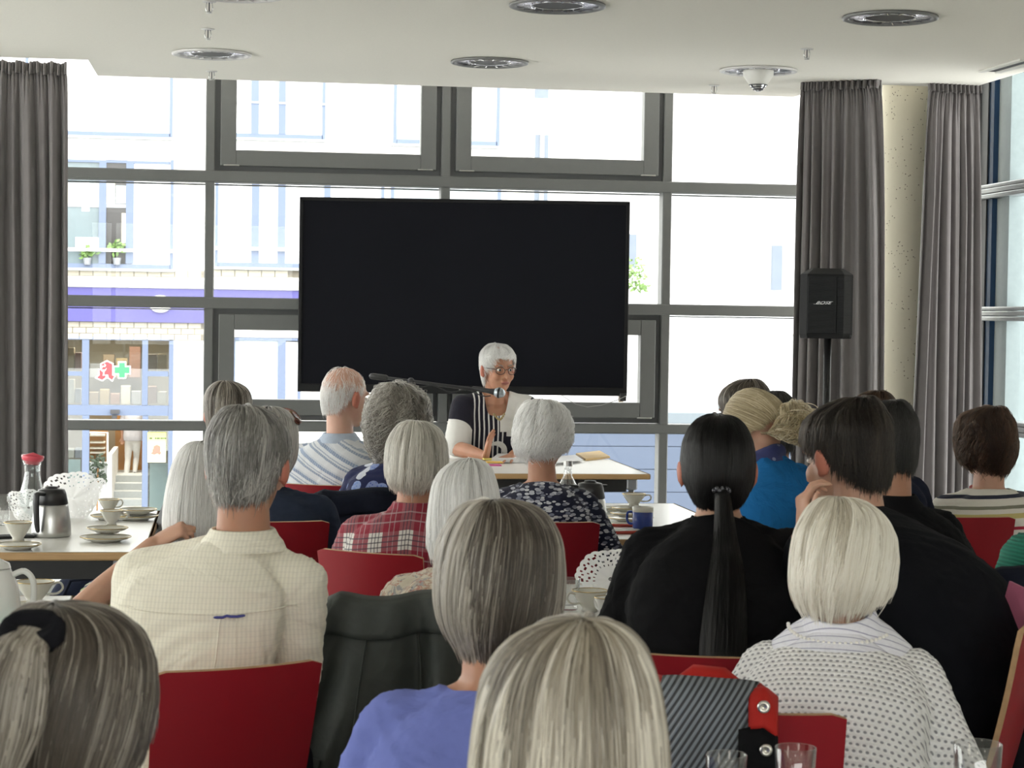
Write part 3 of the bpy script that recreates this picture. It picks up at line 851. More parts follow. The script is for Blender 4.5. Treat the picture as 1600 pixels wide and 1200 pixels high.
# ------------------------------------------------------------------ screen, loudspeaker, microphone
black_m = plain('black_plastic', (.012, .012, .013), .45)
blackt_m = plain('black_textured_plastic', (.009, .009, .010), .7, bump=.2, bscale=500, spec=.25)
b = NB('dark_display_glass')
screen_m = b.pbr(b.mix(b.noise(2, 2), (.0055, .006, .009), (.007, .0075, .011)), .4, 0, spec=.06)
ds = 12.55
c4 = [P(467, 308, ds), P(985, 315.5, ds), P(979, 619, ds), P(466.5, 612, ds)]
scx = (c4[0] + c4[1] + c4[2] + c4[3]) / 4
W = ((c4[1] - c4[0]).length + (c4[2] - c4[3]).length) / 2
H = ((c4[0] - c4[3]).length + (c4[1] - c4[2]).length) / 2
sv = (c4[1] - c4[0]); srz = math.atan2(sv.y, sv.x)
tv = empty('display_screen', (scx.x, scx.y, 0), srz, 'very large black presentation display switched off before the window', 'screen')
z0, z1 = scx.z - H / 2, scx.z + H / 2
MB().box((-W / 2 + .02, .02, z0 + .03), (W / 2 - .02, .075, z1 - .02), .01).build('rear_housing', black_m, tv)
bz = MB(); bw_, bb = .022, .05
bz.box((-W / 2, -.012, z0), (-W / 2 + bw_, .03, z1), .004).box((W / 2 - bw_, -.012, z0), (W / 2, .03, z1), .004)
bz.box((-W / 2, -.012, z1 - bw_), (W / 2, .03, z1), .004).box((-W / 2, -.014, z0), (W / 2, .03, z0 + bb), .004)
bz.build('bezel', blackt_m, tv)
MB().box((-W / 2 + bw_, 0, z0 + bb), (W / 2 - bw_, .02, z1 - bw_)).build('display_panel', screen_m, tv)
MB().box((W / 2 - .045, -.02, z0 - .03), (W / 2 - .004, .02, z0 + .02), .004).build('pen_holder', black_m, tv)
MB().box((-.02, -.016, z0 + .022), (.02, -.013, z0 + .027)).build('status_light', plain('silver_print', (.5, .5, .5), .4), tv)
st = MB().box((-.35, .08, .1), (-.27, .14, z1 - .2)).box((.27, .08, .1), (.35, .14, z1 - .2)).box((-.4, .08, z0 + .3), (.4, .12, z0 + .38))
st.build('stand_posts', blackt_m, tv)
MB().box((-.55, -.30, .05), (-.45, .4, .12), .01).box((.45, -.30, .05), (.55, .4, .12), .01).box((-.5, .06, .06), (.5, .14, .11)).build('stand_base', blackt_m, tv)
pts = [P(978, 619, 12.5), P(962, 626, 12.5), P(940, 633, 12.5), P(918, 636, 12.5), P(900, 632, 12.5), P(878, 618, 12.5)]
tag(MB().tube([p - pts[0] for p in pts], .003, 6).build('cable', plain('grey_cable', (.3, .3, .3), .5), None, smooth=True), 'thin grey cable hanging from the lower corner of the black display', 'cable').location = pts[0]

pp = P(1291, 474, 10.2); sp = 10.2
spk = empty('loudspeaker', (pp.x, pp.y, 0), R(-8) - R(9), 'black portable loudspeaker raised on a pole before the grey curtain', 'loudspeaker')
k = sp / F
ztop, zbot = P(1291, 419, sp).z, P(1291, 529, sp).z
hw = 41 * k; dp = .24
def octo(z, s, y0=0):  # body outline with chamfered front corners
    return [(-hw * s, dp, z), (-hw * s, .03 - y0, z), (-hw * .72 * s, -.03 - y0, z), (hw * .66 * s, -.03 - y0, z), (hw * 1.0 * s, .05 - y0, z), (hw * s, dp, z)]
m = MB().rings([octo(zbot + .0, .95), octo(zbot + .02, 1), octo(ztop - .035, 1), octo(ztop - .030, .98)])
m.build('cabinet', blackt_m, spk)
top = lambda z, s: [(-hw * s, dp, z), (-hw * s * .99, .03, z), (-hw * .72 * s, -.03, z), (hw * .66 * s, -.03, z), (hw * s, .05, z), (hw * s, dp, z)]
MB().rings([top(ztop - .03, .99), [(-hw * .55, dp * .9, ztop), (-hw * .62, .07, ztop), (-hw * .5, .045, ztop), (hw * .5, .045, ztop), (hw * .62, .07, ztop), (hw * .6, dp * .9, ztop)]]).build('slanted_top', blackt_m, spk)
b = NB('speaker_grille')
gr_m = b.pbr((.004, .005, .007), .75, 0, b.bump(b.math('SINE', b.math('MULTIPLY', b.sep()[2], 900)), .3, .004))
MB().box((-hw * .70, -.036, zbot + .025), (hw * .40, -.029, ztop - .04), .003).build('grille', gr_m, spk)
MB().prism([(hw * .42, -.034), (hw * .66, -.034), (hw * .98, .046), (hw * .96, .052), (hw * .64, -.028), (hw * .42, -.028)], zbot + .025, ztop - .04, 'xy').build('side_grille', gr_m, spk)
MB().box((-hw * .98, .028, zbot + .002), (hw * .98, dp - .01, zbot + .02), .004).build('foot_panel', black_m, spk)
logo_m = plain('silver_logo', (.55, .55, .56), .35, .6)
text('logo', 'BOSE', .020, logo_m, spk, (-hw * .12, -.038, zbot + (ztop - zbot) * .505), shear=.5, sx=1.6)
MB().box((-hw * .48, -.039, zbot + (ztop - zbot) * .486), (-hw * .10, -.0365, zbot + (ztop - zbot) * .489)).box((-.0, -.039, zbot + (ztop - zbot) * .522), (hw * .26, -.0365, zbot + (ztop - zbot) * .525)).build('logo_line', logo_m, spk)
stn = empty('speaker_stand', (pp.x, pp.y, 0), 0, 'black pole stand carrying the loudspeaker before the curtain', 'stand')
yo = Vector((0, .1, 0))
po = Matrix.Rotation(spk.rotation_euler.z, 3, 'Z') @ Vector((.01, .1, 0))
MB().tube([po + Vector((0, 0, .25)), po + Vector((0, 0, zbot + .01))], .019, 12, caps='flat').build('pole', black_m, stn, smooth=True)
MB().tube([po + Vector((0, 0, .3)), po + Vector((0, 0, .95))], .025, 12).build('outer_pole', black_m, stn, smooth=True)
for a in (10, 130, 250):
    d_ = Vector((math.cos(R(a)), math.sin(R(a)), 0))
    MB().tube([po + Vector((0, 0, .7)), po + d_ * .5 + Vector((0, 0, .015))], .012, 8).build('leg', black_m, stn, smooth=True)

# microphone boom
dm = 11.35
mic_a, mic_b = P(583, 588, dm + .1), P(770, 612, dm)
base = Vector((P(640, 600, dm + .15).x, P(640, 600, dm + .15).y, 0))
ms = empty('microphone_stand', base, 0, 'black boom microphone stand reaching across in front of the speaker', 'microphone stand')
L = lambda p: p - base
mid = mic_a.lerp(mic_b, (base.x - mic_a.x) / (mic_b.x - mic_a.x))
MB().tube([L(mic_a), L(mic_b)], .009, 8).build('boom', black_m, ms, smooth=True)
MB().tube([L(mic_a) - (mic_b - mic_a).normalized() * .005, L(mic_a) + (mic_b - mic_a).normalized() * .07], .018, 10).build('counterweight', black_m, ms, smooth=True)
MB().tube([(0, 0, .05), (0, L(mid).y, L(mid).z)], .010, 8).build('pole', black_m, ms, smooth=True)
MB().ell(L(mid), (.02, .02, .02), nu=10, nv=8).build('clamp', black_m, ms, smooth=True)
for a in (90, 210, 330):
    MB().tube([(0, 0, .12), (.3 * math.cos(R(a)), .3 * math.sin(R(a)), .012)], .009, 8).build('leg', black_m, ms, smooth=True)
pts = [L(mic_a.lerp(mic_b, t)) + Vector((0, 0, -.02 - .012 * math.sin(22 * t))) for t in np.linspace(.05, .98, 24)]
MB().tube(pts, .0035, 6).build('microphone_cable', black_m, ms, smooth=True)
mp = mic_b
mic = empty('microphone', mp, 0, 'black handheld microphone with a steel mesh head before the woman\'s mouth', 'microphone')
ax = (P(781, 614, dm - .02) - P(752, 609, dm)).normalized()
MB().tube([ax * -.11, ax * -.02, ax * .01], [.012, .014, .019], 12).build('handle', black_m, mic, smooth=True)
b = NB('mesh_head'); _v = b.vor(400)
mesh_m = b.pbr(b.mix(b.math('LESS_THAN', _v[0], .3), (.40, .44, .47), (.06, .07, .08)), .35, .8)
hd = MB(); ro = ax.to_track_quat('Z', 'Y').to_matrix()
hd.ell(ax * .037, (.029, .029, .034), ro, 18, 12); hd.build('mesh_head', mesh_m, mic, smooth=True)
MB().tube([ax * .030, ax * .042], .030, 18, caps='flat').build('head_ring', black_m, mic, smooth=True)

# ------------------------------------------------------------------ tables
top_m = plain('white_table_laminate', (.70, .69, .66), .28, var=.03, scale=4)
b = NB('beech_edge')
edge_m = b.pbr(b.mix(b.noise(4, 4, .5, v=b.mapp((2, 2, 40))), (.42, .25, .11), (.56, .36, .17)), .45)
tleg_m = plain('chromed_table_leg', (.5, .5, .5), .25, .9)
def table(x0, x1, y0, y1, label, z=.74):
    t = empty('table', ((x0 + x1) / 2, (y0 + y1) / 2, 0), 0, label, 'table', 'white tables with beech edges')
    a, b_ = (x1 - x0) / 2, (y1 - y0) / 2
    MB().box((-a + .012, -b_ + .012, z - .026), (a - .012, b_ - .012, z), .003).build('table_top', top_m, t)
    e = MB(); e.box((-a, -b_, z - .029), (a, -b_ + .0125, z - .0005), .006).box((-a, b_ - .0125, z - .029), (a, b_, z - .0005), .006)
    e.box((-a, -b_, z - .029), (-a + .0125, b_, z - .0005), .006).box((a - .0125, -b_, z - .029), (a, b_, z - .0005), .006)
    e.build('edge_band', edge_m, t)
    MB().box((-a + .12, -b_ + .06, z - .10), (a - .12, -b_ + .085, z - .03)).build('rail', black_m, t); MB().box((-a + .12, b_ - .085, z - .10), (a - .12, b_ - .06, z - .03)).build('rail', black_m, t)
    for sx in (-1, 1):
        for sy in (-1, 1):
            MB().tube([(sx * (a - .09), sy * (b_ - .08), 0.01), (sx * (a - .09), sy * (b_ - .08), z - .03)], .016, 12, caps='flat').build('leg', tleg_m, t, smooth=True)
            MB().box((sx * (a - .09) - .03, sy * (b_ - .08) - .025, z - .09), (sx * (a - .09) + .03, sy * (b_ - .08) + .025, z - .028), .008).build('folding_bracket', pole_m, t)
    MB().tube([(-a + .12, -b_ + .13, z - .085), (a - .12, -b_ + .13, z - .085)], .011, 8).build('fold_bar', tleg_m, t, smooth=True)
    return t
tp1 = onZ(1017, 741, .74)
table(tp1.x - 1.9, tp1.x, tp1.y, tp1.y + 1.15, 'white table with papers in front of the woman speaking')
a, b_ = onZ(-200, 868, .74), onZ(230, 863, .74)
TL = table(a.x - .6, b_.x, b_.y, b_.y + 1.52, 'white table with the carafe and steel jug beside the curtain')
a, b_ = onZ(800, 1028, .74), onZ(1330, 912, .74)
table(onZ(775, 912, .74).x, onZ(1330, 912, .74).x, 5.05, onZ(880, 912, .74).y, 'white table behind the woman with the long black ponytail')
a, b_ = onZ(880, 843, .74), onZ(1055, 785, .74)
table(onZ(800, 843, .74).x, onZ(1052, 785, .74).x, a.y, a.y + 1.5, 'white table with stacked cups beside the woman in leaf print')
table(.42, 1.75, 2.25, 3.22, 'white table with three tumblers at the lower right corner')
c_ = onZ(120, 930, .74)
table(c_.x - 1.2, c_.x, c_.y - 1.25, c_.y, 'white table with the white pot behind the grey haired updo')

# ------------------------------------------------------------------ chairs
b = NB('red_laminate')
redl_m = b.pbr(b.mix(b.noise(2.5, 3), (.235, .007, .014), (.275, .009, .017)), .42, 0, b.bump(b.noise(40, 2), .03, .01), spec=.3)
ply_m = plain('plywood_edge', (.40, .25, .13), .6, var=.25, scale=60)
steel_m = plain('chrome_chair_frame', (.55, .55, .55), .22, 1, var=.03)
def panel(fn, nu, nv, th):
    """a bent plywood panel; faces 0 red, rim 1 plywood"""
    m = MB(); g = [[Vector(fn(i / nu, j / nv)) for i in range(nu + 1)] for j in range(nv + 1)]
    N = [[None] * (nu + 1) for _ in range(nv + 1)]
    for j in range(nv + 1):
        for i in range(nu + 1):
            du = g[j][min(nu, i + 1)] - g[j][max(0, i - 1)]; dv = g[min(nv, j + 1)][i] - g[max(0, j - 1)][i]
            N[j][i] = du.cross(dv).normalized()
    vs = [p for r_ in g for p in r_] + [g[j][i] + N[j][i] * th for j in range(nv + 1) for i in range(nu + 1)]
    o = (nu + 1) * (nv + 1); fs = []; mi = []
    ix = lambda i, j: j * (nu + 1) + i
    for j in range(nv):
        for i in range(nu):
            fs += [(ix(i, j), ix(i + 1, j), ix(i + 1, j + 1), ix(i, j + 1)), (o + ix(i, j), o + ix(i, j + 1), o + ix(i + 1, j + 1), o + ix(i + 1, j))]; mi += [0, 0]
    rim = [ix(i, 0) for i in range(nu)] + [ix(nu, j) for j in range(nv)] + [ix(i, nv) for i in range(nu, 0, -1)] + [ix(0, j) for j in range(nv, 0, -1)]
    for k in range(len(rim)):
        p_, q_ = rim[k], rim[(k + 1) % len(rim)]
        fs.append((p_, q_, o + q_, o + p_)); mi.append(1)
    m._add(vs, fs); m.mi = mi
    return m
BH = .845
def back_fn(u, v, hw=.186):
    x = (u - .5) * 2; w = hw * (.90 + .10 * v)
    cr = .008 * max(0, abs(x) - .9) / .1 * (v > .95)
    return (x * w, -.155 - .085 * v - .008 * math.sin(v * 3) - .035 * (1 - x * x), .47 + (BH - .47) * v - cr)
def make_chair(name, label):
    c = empty(name, (0, 0, 0), 0, label, 'chair', 'red plywood chairs')
    o = panel(back_fn, 14, 10, .012).build('backrest', [redl_m, ply_m], c); angle_smooth(o, 50)
    def seat_fn(u, v):
        x = (u - .5) * 2; y = -.20 + .42 * v
        return (x * (.19 + .015 * v), y, .445 - .02 * (1 - x * x) * math.sin(math.pi * min(1, v * 1.1)) - .03 * max(0, v - .8) / .2 * (v - .8) * 5)
    o = panel(seat_fn, 10, 12, .012).build('seat', [redl_m, ply_m], c); angle_smooth(o, 50)
    for sx in (-1, 1):
        MB().tube([(sx * .205, .18, .425), (sx * .205, .19, .40), (sx * .225, .22, .01)], .0115, 10).build('leg', steel_m, c, smooth=True)
        MB().tube([(sx * .205, -.15, .425), (sx * .21, -.17, .38), (sx * .23, -.25, .01)], .0115, 10).build('leg', steel_m, c, smooth=True)
        MB().tube([(sx * .205, .18, .427), (sx * .205, -.15, .427)], .0115, 10).build('side_rail', steel_m, c, smooth=True)
        MB().tube([(sx * .15, -.12, .424), (sx * .15, -.19, .45), (sx * .15, -.212, .56)], .010, 8).build('back_support', steel_m, c, smooth=True)
    return c
_proto = [None]
def chair(loc, rz, label):
    if _proto[0] is None:
        _proto[0] = make_chair('chair', label); c = _proto[0]; c.location = (loc[0], loc[1], 0); c.rotation_euler = (0, 0, rz)
        return c
    return dup(_proto[0], (loc[0], loc[1], 0), rz, label)
def chair_at(px, py, rz_deg, label):
    """a chair whose backrest top centre shows at a picture point"""
    rz = R(rz_deg); t = onZ(px, py, BH)
    o = Matrix.Rotation(rz, 3, 'Z') @ Vector((0, -.26, 0))
    return chair((t.x - o.x, t.y - o.y), rz, label)
# ------------------------------------------------------------------ people: materials
def skin(name, c):
    b = NB(name)
    n = b.noise(22, 4)
    col = b.mix(n, tuple(x * .86 for x in c), tuple(min(1, x * 1.08) for x in c))
    return b.pbr(col, .52, 0, b.bump(b.noise(160, 3), .12, .003), spec=.35, Subsurface_Weight=.12, Subsurface_Scale=.02)
skin_a = skin('fair_skin', (.50, .285, .20)); skin_b = skin('tanned_skin', (.43, .215, .135)); skin_c = skin('pale_skin', (.55, .33, .25))
ear_m = skin('ruddy_skin', (.47, .17, .115))
lip_m = plain('lips', (.33, .12, .10), .45)
eye_w = plain('eye_white', (.72, .69, .65), .2, var=.02); eye_i = plain('iris', (.07, .09, .10), .15)
trouser_m = cloth('dark_trousers', (.018, .020, .027)); shoe_m = plain('dark_shoe_leather', (.02, .018, .016), .45)

def hair_mats(name, c0, c1, c2, rough=.35, spec=.45):
    """strand material (colour runs along the per-strand tint) and the darker cap beneath"""
    b = NB(name)
    h = b.n('ShaderNodeBsdfHairPrincipled'); h.parametrization = 'COLOR'
    at = b.n('ShaderNodeAttribute'); at.attribute_name = 'tint'
    b.put(h.inputs['Color'], b.ramp(at.outputs['Fac'], [(0, c0), (.5, c1), (1, c2)]))
    h.inputs['Roughness'].default_value = rough; h.inputs['Radial Roughness'].default_value = .5
    p = b.n('ShaderNodeBsdfPrincipled'); b.put(p.inputs['Base Color'], h.inputs['Color'].links[0].from_socket); p.inputs['Roughness'].default_value = .42; p.inputs['Specular IOR Level'].default_value = spec
    mx = b.n('ShaderNodeMixShader'); mx.inputs[0].default_value = .62
    b.nt.links.new(h.outputs[0], mx.inputs[1]); b.nt.links.new(p.outputs[0], mx.inputs[2]); b.nt.links.new(mx.outputs[0], b.out.inputs[0])
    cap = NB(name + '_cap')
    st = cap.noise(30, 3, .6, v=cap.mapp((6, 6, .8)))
    cm = cap.pbr(cap.mix(st, tuple(x * .4 for x in c0), tuple(x * .4 for x in c1)), .75, spec=.1)  # cap colour dimmed to stand in for shade between strands
    return b.m, cm
H = {}
H['grey'] = hair_mats('salt_grey_hair', (.035, .032, .028), (.17, .16, .145), (.60, .58, .54))
H['darkgrey'] = hair_mats('dark_grey_hair', (.010, .0095, .009), (.026, .024, .022), (.10, .095, .088), .35, .25)
H['white'] = hair_mats('white_hair', (.46, .45, .43), (.74, .73, .71), (.92, .915, .90))
H['blondwhite'] = hair_mats('white_blond_hair', (.40, .35, .26), (.74, .69, .58), (.92, .89, .80))
H['ashblond'] = hair_mats('ash_blond_hair', (.085, .066, .045), (.30, .255, .19), (.80, .75, .64))
H['mouse'] = hair_mats('mouse_brown_grey_hair', (.026, .019, .013), (.09, .071, .054), (.46, .415, .35))
H['curlgrey'] = hair_mats('curly_grey_hair', (.075, .066, .052), (.24, .215, .18), (.60, .57, .51))
H['fair'] = hair_mats('fair_grey_hair', (.19, .17, .135), (.44, .41, .35), (.80, .77, .70))
H['black'] = hair_mats('black_hair', (.0025, .0022, .0022), (.004, .0037, .004), (.011, .010, .010), .28, .14)
H['darkbrown'] = hair_mats('dark_brown_hair', (.0045, .0033, .0026), (.011, .008, .006), (.05, .037, .027), .35, .15)
H['brown'] = hair_mats('chestnut_hair', (.016, .0075, .0045), (.036, .017, .0095), (.10, .052, .028), .35, .25)
H['blond'] = hair_mats('golden_blond_hair', (.16, .11, .05), (.38, .30, .165), (.66, .57, .39))

# ------------------------------------------------------------------ hair
def strands(name, pos, tint, rad, mat, parent):
    """pos (N, K, 3); thin curves, tapering to the tip"""
    N, K = pos.shape[:2]
    hc = bpy.data.hair_curves.new(name); hc.add_curves([K] * N)
    hc.attributes['position'].data.foreach_set('vector', np.ascontiguousarray(pos.reshape(-1), np.float32))
    tp = np.ones(K, np.float32); tp[-1] = .25; tp[-2] = .75
    a = hc.attributes.new('radius', 'FLOAT', 'POINT'); a.data.foreach_set('value', (np.asarray(rad, np.float32).reshape(-1, 1) * np.ones((N, 1), np.float32) * tp[None]).ravel())
    a = hc.attributes.new('tint', 'FLOAT', 'CURVE'); a.data.foreach_set('value', np.clip(tint, 0, 1).astype(np.float32))
    hc.materials.append(mat)
    o = bpy.data.objects.new(name, hc); COL.objects.link(o); o.parent = parent
    tag(o, kind='stuff')
    return o

PROF = {
 'short': [(.134, 0), (.131, .24), (.120, .54), (.098, .82), (.065, .99), (.03, 1.0), (.0, .955), (-.03, .91), (-.06, .84), (-.09, .76), (-.115, .69), (-.14, .64)],
 'full':  [(.140, 0), (.138, .26), (.127, .58), (.102, .85), (.062, 1.03), (.015, 1.08), (-.03, 1.07), (-.06, 1.02), (-.085, .92), (-.105, .80), (-.12, .70), (-.14, .62)],
 'bob':   [(.136, 0), (.134, .22), (.123, .50), (.098, .78), (.055, .98), (.00, 1.07), (-.05, 1.11), (-.10, 1.10), (-.14, 1.03), (-.175, .93), (-.21, .83)],
 'sleek': [(.133, 0), (.131, .24), (.119, .53), (.096, .78), (.060, .95), (.015, 1.0), (-.025, .98), (-.06, .88), (-.09, .76), (-.115, .64), (-.14, .55)],
 'round': [(.150, 0), (.147, .28), (.132, .60), (.100, .90), (.055, 1.09), (.00, 1.16), (-.05, 1.16), (-.095, 1.06), (-.13, .90), (-.155, .76), (-.18, .66)],
}
def styled_hair(root, hm, st, seed, hs=1.0):
    """hm: head matrix (4x4, person space). st: style"""
    q = np.random.default_rng(seed)
    prof = np.array(st.get('prof') or PROF[st['shape']], float)
    z, k = prof[:, 0], prof[:, 1]
    rx, ry = st.get('rx', .090), st.get('ry', .108)
    T = np.concatenate([[0], np.cumsum(np.hypot(np.diff(z), np.diff(k) * .1))]); Lh = T[-1]; T = T / Lh
    zT = lambda t: np.interp(t, T, z) - np.maximum(t - 1, 0) * Lh
    fine = np.linspace(0, 1, 80)
    def sm(y):
        v = np.interp(fine, T, y)
        for _ in range(6): v[1:-1] = (v[:-2] + 2 * v[1:-1] + v[2:]) / 4
        return v
    kf, zf = sm(k), sm(z)
    kT = lambda t: np.interp(t, fine, kf); zT0 = lambda t: np.interp(t, fine, zf) - np.maximum(t - 1, 0) * Lh
    za = st.get('zb', ((0, .085), (40, .075), (62, .03), (80, -.02), (100, -.03), (125, -.075), (180, -.095)))
    def Tb(a):
        d = np.degrees(np.abs((a + np.pi) % (2 * np.pi) - np.pi))
        zb = np.interp(d, [p[0] for p in za], [p[1] for p in za])
        return np.interp(-zb, -z, T)
    cy, cx = st.get('crown', (-.045, 0.0))
    def pt(t, a, s):
        w = np.clip(1 - t / .35, 0, 1); w = w * w * (3 - 2 * w)
        kk = kT(t) * s
        x = rx * kk * np.sin(a) + cx * w; y = ry * kk * np.cos(a) - .012 + cy * w
        zz = zT0(t) * (1 + (s - 1) * .8)
        return x, y, zz
    hmN = np.array(hm)
    rotN = np.array(Matrix.Rotation(R(st['rot']), 3, 'X')) if st.get('rot') else None
    def tr(x, y, zz):
        p = np.stack([x, y, zz], -1) * hs
        if rotN is not None: p = p @ rotN.T
        return p @ hmN[:3, :3].T + hmN[:3, 3]
    smat, cmat = st['mats']
    cap = None
    if st.get('cap', True):
        nu, nv = 56, 20
        A = np.linspace(0, 2 * np.pi, nu, endpoint=False)
        rs = []
        for j in range(nv + 1):
            t = Tb(A) * (j / nv) * .985
            x, y, zz = pt(t, A, st.get('cap_s', .945)); rs.append([Vector(v) for v in tr(x, y, zz)])
        m = MB(); m.rings(rs[1:], cap=False)
        o = len(m.v); m.v.append(tuple(sum(rs[0], Vector()) / nu)); n = nu
        for i in range(nu): m.f.append((o, (i + 1) % nu, i)); m.mi.append(0)
        # inner skin closes the cap at its rim
        base = [Vector(v) for v in tr(*pt(Tb(A) * .97, A, .86))]
        o2 = len(m.v); m.v += [tuple(v) for v in base]; off = (nv - 1) * nu
        for i in range(nu):
            j = (i + 1) % nu; m.f.append((off + i, off + j, o2 + j, o2 + i)); m.mi.append(0)
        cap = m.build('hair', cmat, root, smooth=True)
    N = st.get('n', 5000); K = st.get('K', 9)
    a = q.uniform(-np.pi, np.pi, N * 4); t0 = q.uniform(0, 1, N * 4)
    tb = Tb(a); dd = np.degrees(np.abs(a))
    keep = (t0 < tb * st.get('rootmax', .86)) & (q.uniform(0, 1.1, N * 4) < kT(t0) + .08)
    if st.get('mask') is not None: keep &= st['mask'](t0, a, q.uniform(0, 1, N * 4), zT0(t0))
    a, t0, tb = a[keep][:N], t0[keep][:N], tb[keep][:N]
    N = len(a)
    ln = st.get('len', 1.0)
    rag = 1 + st.get('rag', .05) * q.normal(0, 1, N)
    t1 = np.minimum(tb * rag, t0 + ln * q.uniform(.7, 1.15, N)); t1 = np.maximum(t1, t0 + .04)
    tau = np.linspace(0, 1, K)[None]
    t = t0[:, None] + (t1 - t0)[:, None] * tau
    nc = st.get('clumps', 90)
    ca, ct, cr = q.uniform(-np.pi, np.pi, nc), q.uniform(0, .8, nc), q.uniform(0, 1, nc)
    da = np.abs((a[:, None] - ca[None] + np.pi) % (2 * np.pi) - np.pi) + .8 * np.abs(t0[:, None] - ct[None])
    ci = np.argmin(da, 1)
    d_a = (ca[ci] - a + np.pi) % (2 * np.pi) - np.pi
    C = st.get('clump', .35)
    aa = a[:, None] + d_a[:, None] * C * tau ** 1.3 + st.get('swirl', 0) * (t - t0[:, None]) + st.get('side', 0) * np.sin(a)[:, None] * 0
    aa = aa + (st.get('messy', .06) * q.normal(0, 1, N)[:, None] + .6 * st.get('messy', .06) * (cr[ci] - .5)[:, None] * 6) * tau
    lay = q.uniform(-.07, .015, N) + st.get('puff', .03) * (cr[ci] - .5)
    s = 1 - .06 + (lay + .06)[:, None] * np.minimum(1, tau * 4) + st.get('fly', .012) * q.normal(0, 1, N)[:, None] * tau ** 2 + st.get('lift', 0) * np.sin(np.pi * tau)
    x, y, zz = pt(t, aa, s)
    A_ = st.get('curl', 0)
    if A_:
        ph = cr[ci][:, None] * 12 + q.normal(0, .35, N)[:, None]; fr = st.get('curlf', 5) * (1 + .3 * (cr[ci] - .5))[:, None]
        g = A_ * np.minimum(1, tau * 2.5)
        u = np.cos(ph + fr * tau * 2 * np.pi * .5); w_ = np.sin(ph * 1.3 + fr * tau * 2 * np.pi * .5)
        x = x + g * (u * np.cos(aa)) + g * .8 * w_ * np.sin(aa); y = y - g * u * np.sin(aa) + g * .8 * w_ * np.cos(aa); zz = zz + g * .5 * w_ + g * .4 * q.normal(0, 1, N)[:, None] * tau
    if st.get('post'): x, y, zz = st['post'](x, y, zz, t, aa, tau, q)
    pos = tr(x, y, zz)
    tint = st.get('tint0', .5) + st.get('tint_c', .28) * (cr[ci] - .5) * 2 + st.get('tint_n', .2) * q.normal(0, 1, N)
    if st.get('tintf'): tint = tint + st['tintf'](t0, a, zT0(t1))
    # dark growth near the scalp shows where the hair parts
    strands('hair_strands', pos, tint, st.get('rad', .0007) * q.uniform(.7, 1.2, N), smat, cap or root)
    return cap

def tail_hair(parent, path, radii, n, mats, seed, K=14, curl=0, curlf=6, rad=.0007, fly=.1, tint0=.5, flat=1.0, rag=.06, spread=0):
    q = np.random.default_rng(seed); path = np.array([tuple(p) for p in path], float); M = len(path)
    s = np.linspace(0, 1, M)
    tau = np.linspace(0, 1, K)
    end = 1 + rag * q.normal(0, 1, n)
    t = np.clip(tau[None] * end[:, None], 0, 1.0)
    c = np.stack([np.interp(t, s, path[:, i]) for i in range(3)], -1)
    r_ = np.interp(t, s, radii)
    an = q.uniform(0, 2 * np.pi, n); ra = np.sqrt(q.uniform(0, 1, n))
    tg = np.gradient(path, axis=0); tg = tg / np.linalg.norm(tg, axis=1)[:, None]
    ref = np.array([1., 0, 0]); sx = np.cross(tg, ref); bad = np.linalg.norm(sx, axis=1) < .2
    sx[bad] = np.cross(tg[bad], np.array([0, 1., 0])); sx = sx / np.linalg.norm(sx, axis=1)[:, None]; sy = np.cross(tg, sx)
    SX = np.stack([np.interp(t, s, sx[:, i]) for i in range(3)], -1); SY = np.stack([np.interp(t, s, sy[:, i]) for i in range(3)], -1)
    w = ra[:, None] * r_
    u, v = np.cos(an)[:, None] * w * flat, np.sin(an)[:, None] * w
    if curl:
        ph = q.uniform(0, 6.28, n)[:, None]; f = curlf * q.uniform(.6, 1.4, n)[:, None]
        u = u + curl * np.minimum(1, t * 3) * np.sin(ph + f * t * 6.28); v = v + curl * np.minimum(1, t * 3) * np.cos(ph * 1.7 + f * t * 6.28)
    v = v + fly * r_ * q.normal(0, 1, n)[:, None] * t; u = u + fly * r_ * q.normal(0, 1, n)[:, None] * t
    pos = c + SX * u[..., None] + SY * v[..., None]
    return strands('hair_strands', pos, tint0 + .22 * q.normal(0, 1, n), rad * q.uniform(.7, 1.2, n), mats[0], parent)

# ------------------------------------------------------------------ bodies
def head_shape(m, hm, hs, ears=True, nose=1.0):
    e = lambda c, r_, rot=None: m.ell(tuple(x * hs for x in c), tuple(x * hs for x in r_), rot)
    m.T = hm
    e((0, -.012, .030), (.077, .096, .088), None); e((0, .026, -.035), (.062, .064, .080)); e((0, .030, -.082), (.047, .052, .036))
    e((0, .066, -.100), (.022, .019, .018)); e((0, -.030, -.035), (.064, .062, .060))
    for s in (-1, 1):
        e((s * .030, .078, .020), (.026, .010, .008)); e((s * .036, .060, -.034), (.025, .026, .028)); e((s * .010, .093, -.040), (.009, .010, .008))
        if ears:
            rt = Matrix.Rotation(s * R(-18), 3, 'Z') @ Matrix.Rotation(R(-12), 3, 'X')
            e((s * .0875, -.014, -.012), (.0085, .019, .033), rt); e((s * .083, -.004, -.036), (.008, .011, .012), rt); e((s * .079, -.006, -.012), (.010, .013, .024), rt)
    m.tube([Vector((0, .086, .012)) * hs, Vector((0, .100, -.018)) * hs, Vector((0, .113 * (1 + .04 * nose), -.040)) * hs], [.008 * hs, .010 * hs, .0115 * hs], 10)
    e((0, .090, -.063), (.022, .009, .006)); e((0, .089, -.073), (.019, .009, .006))
    m.T = None

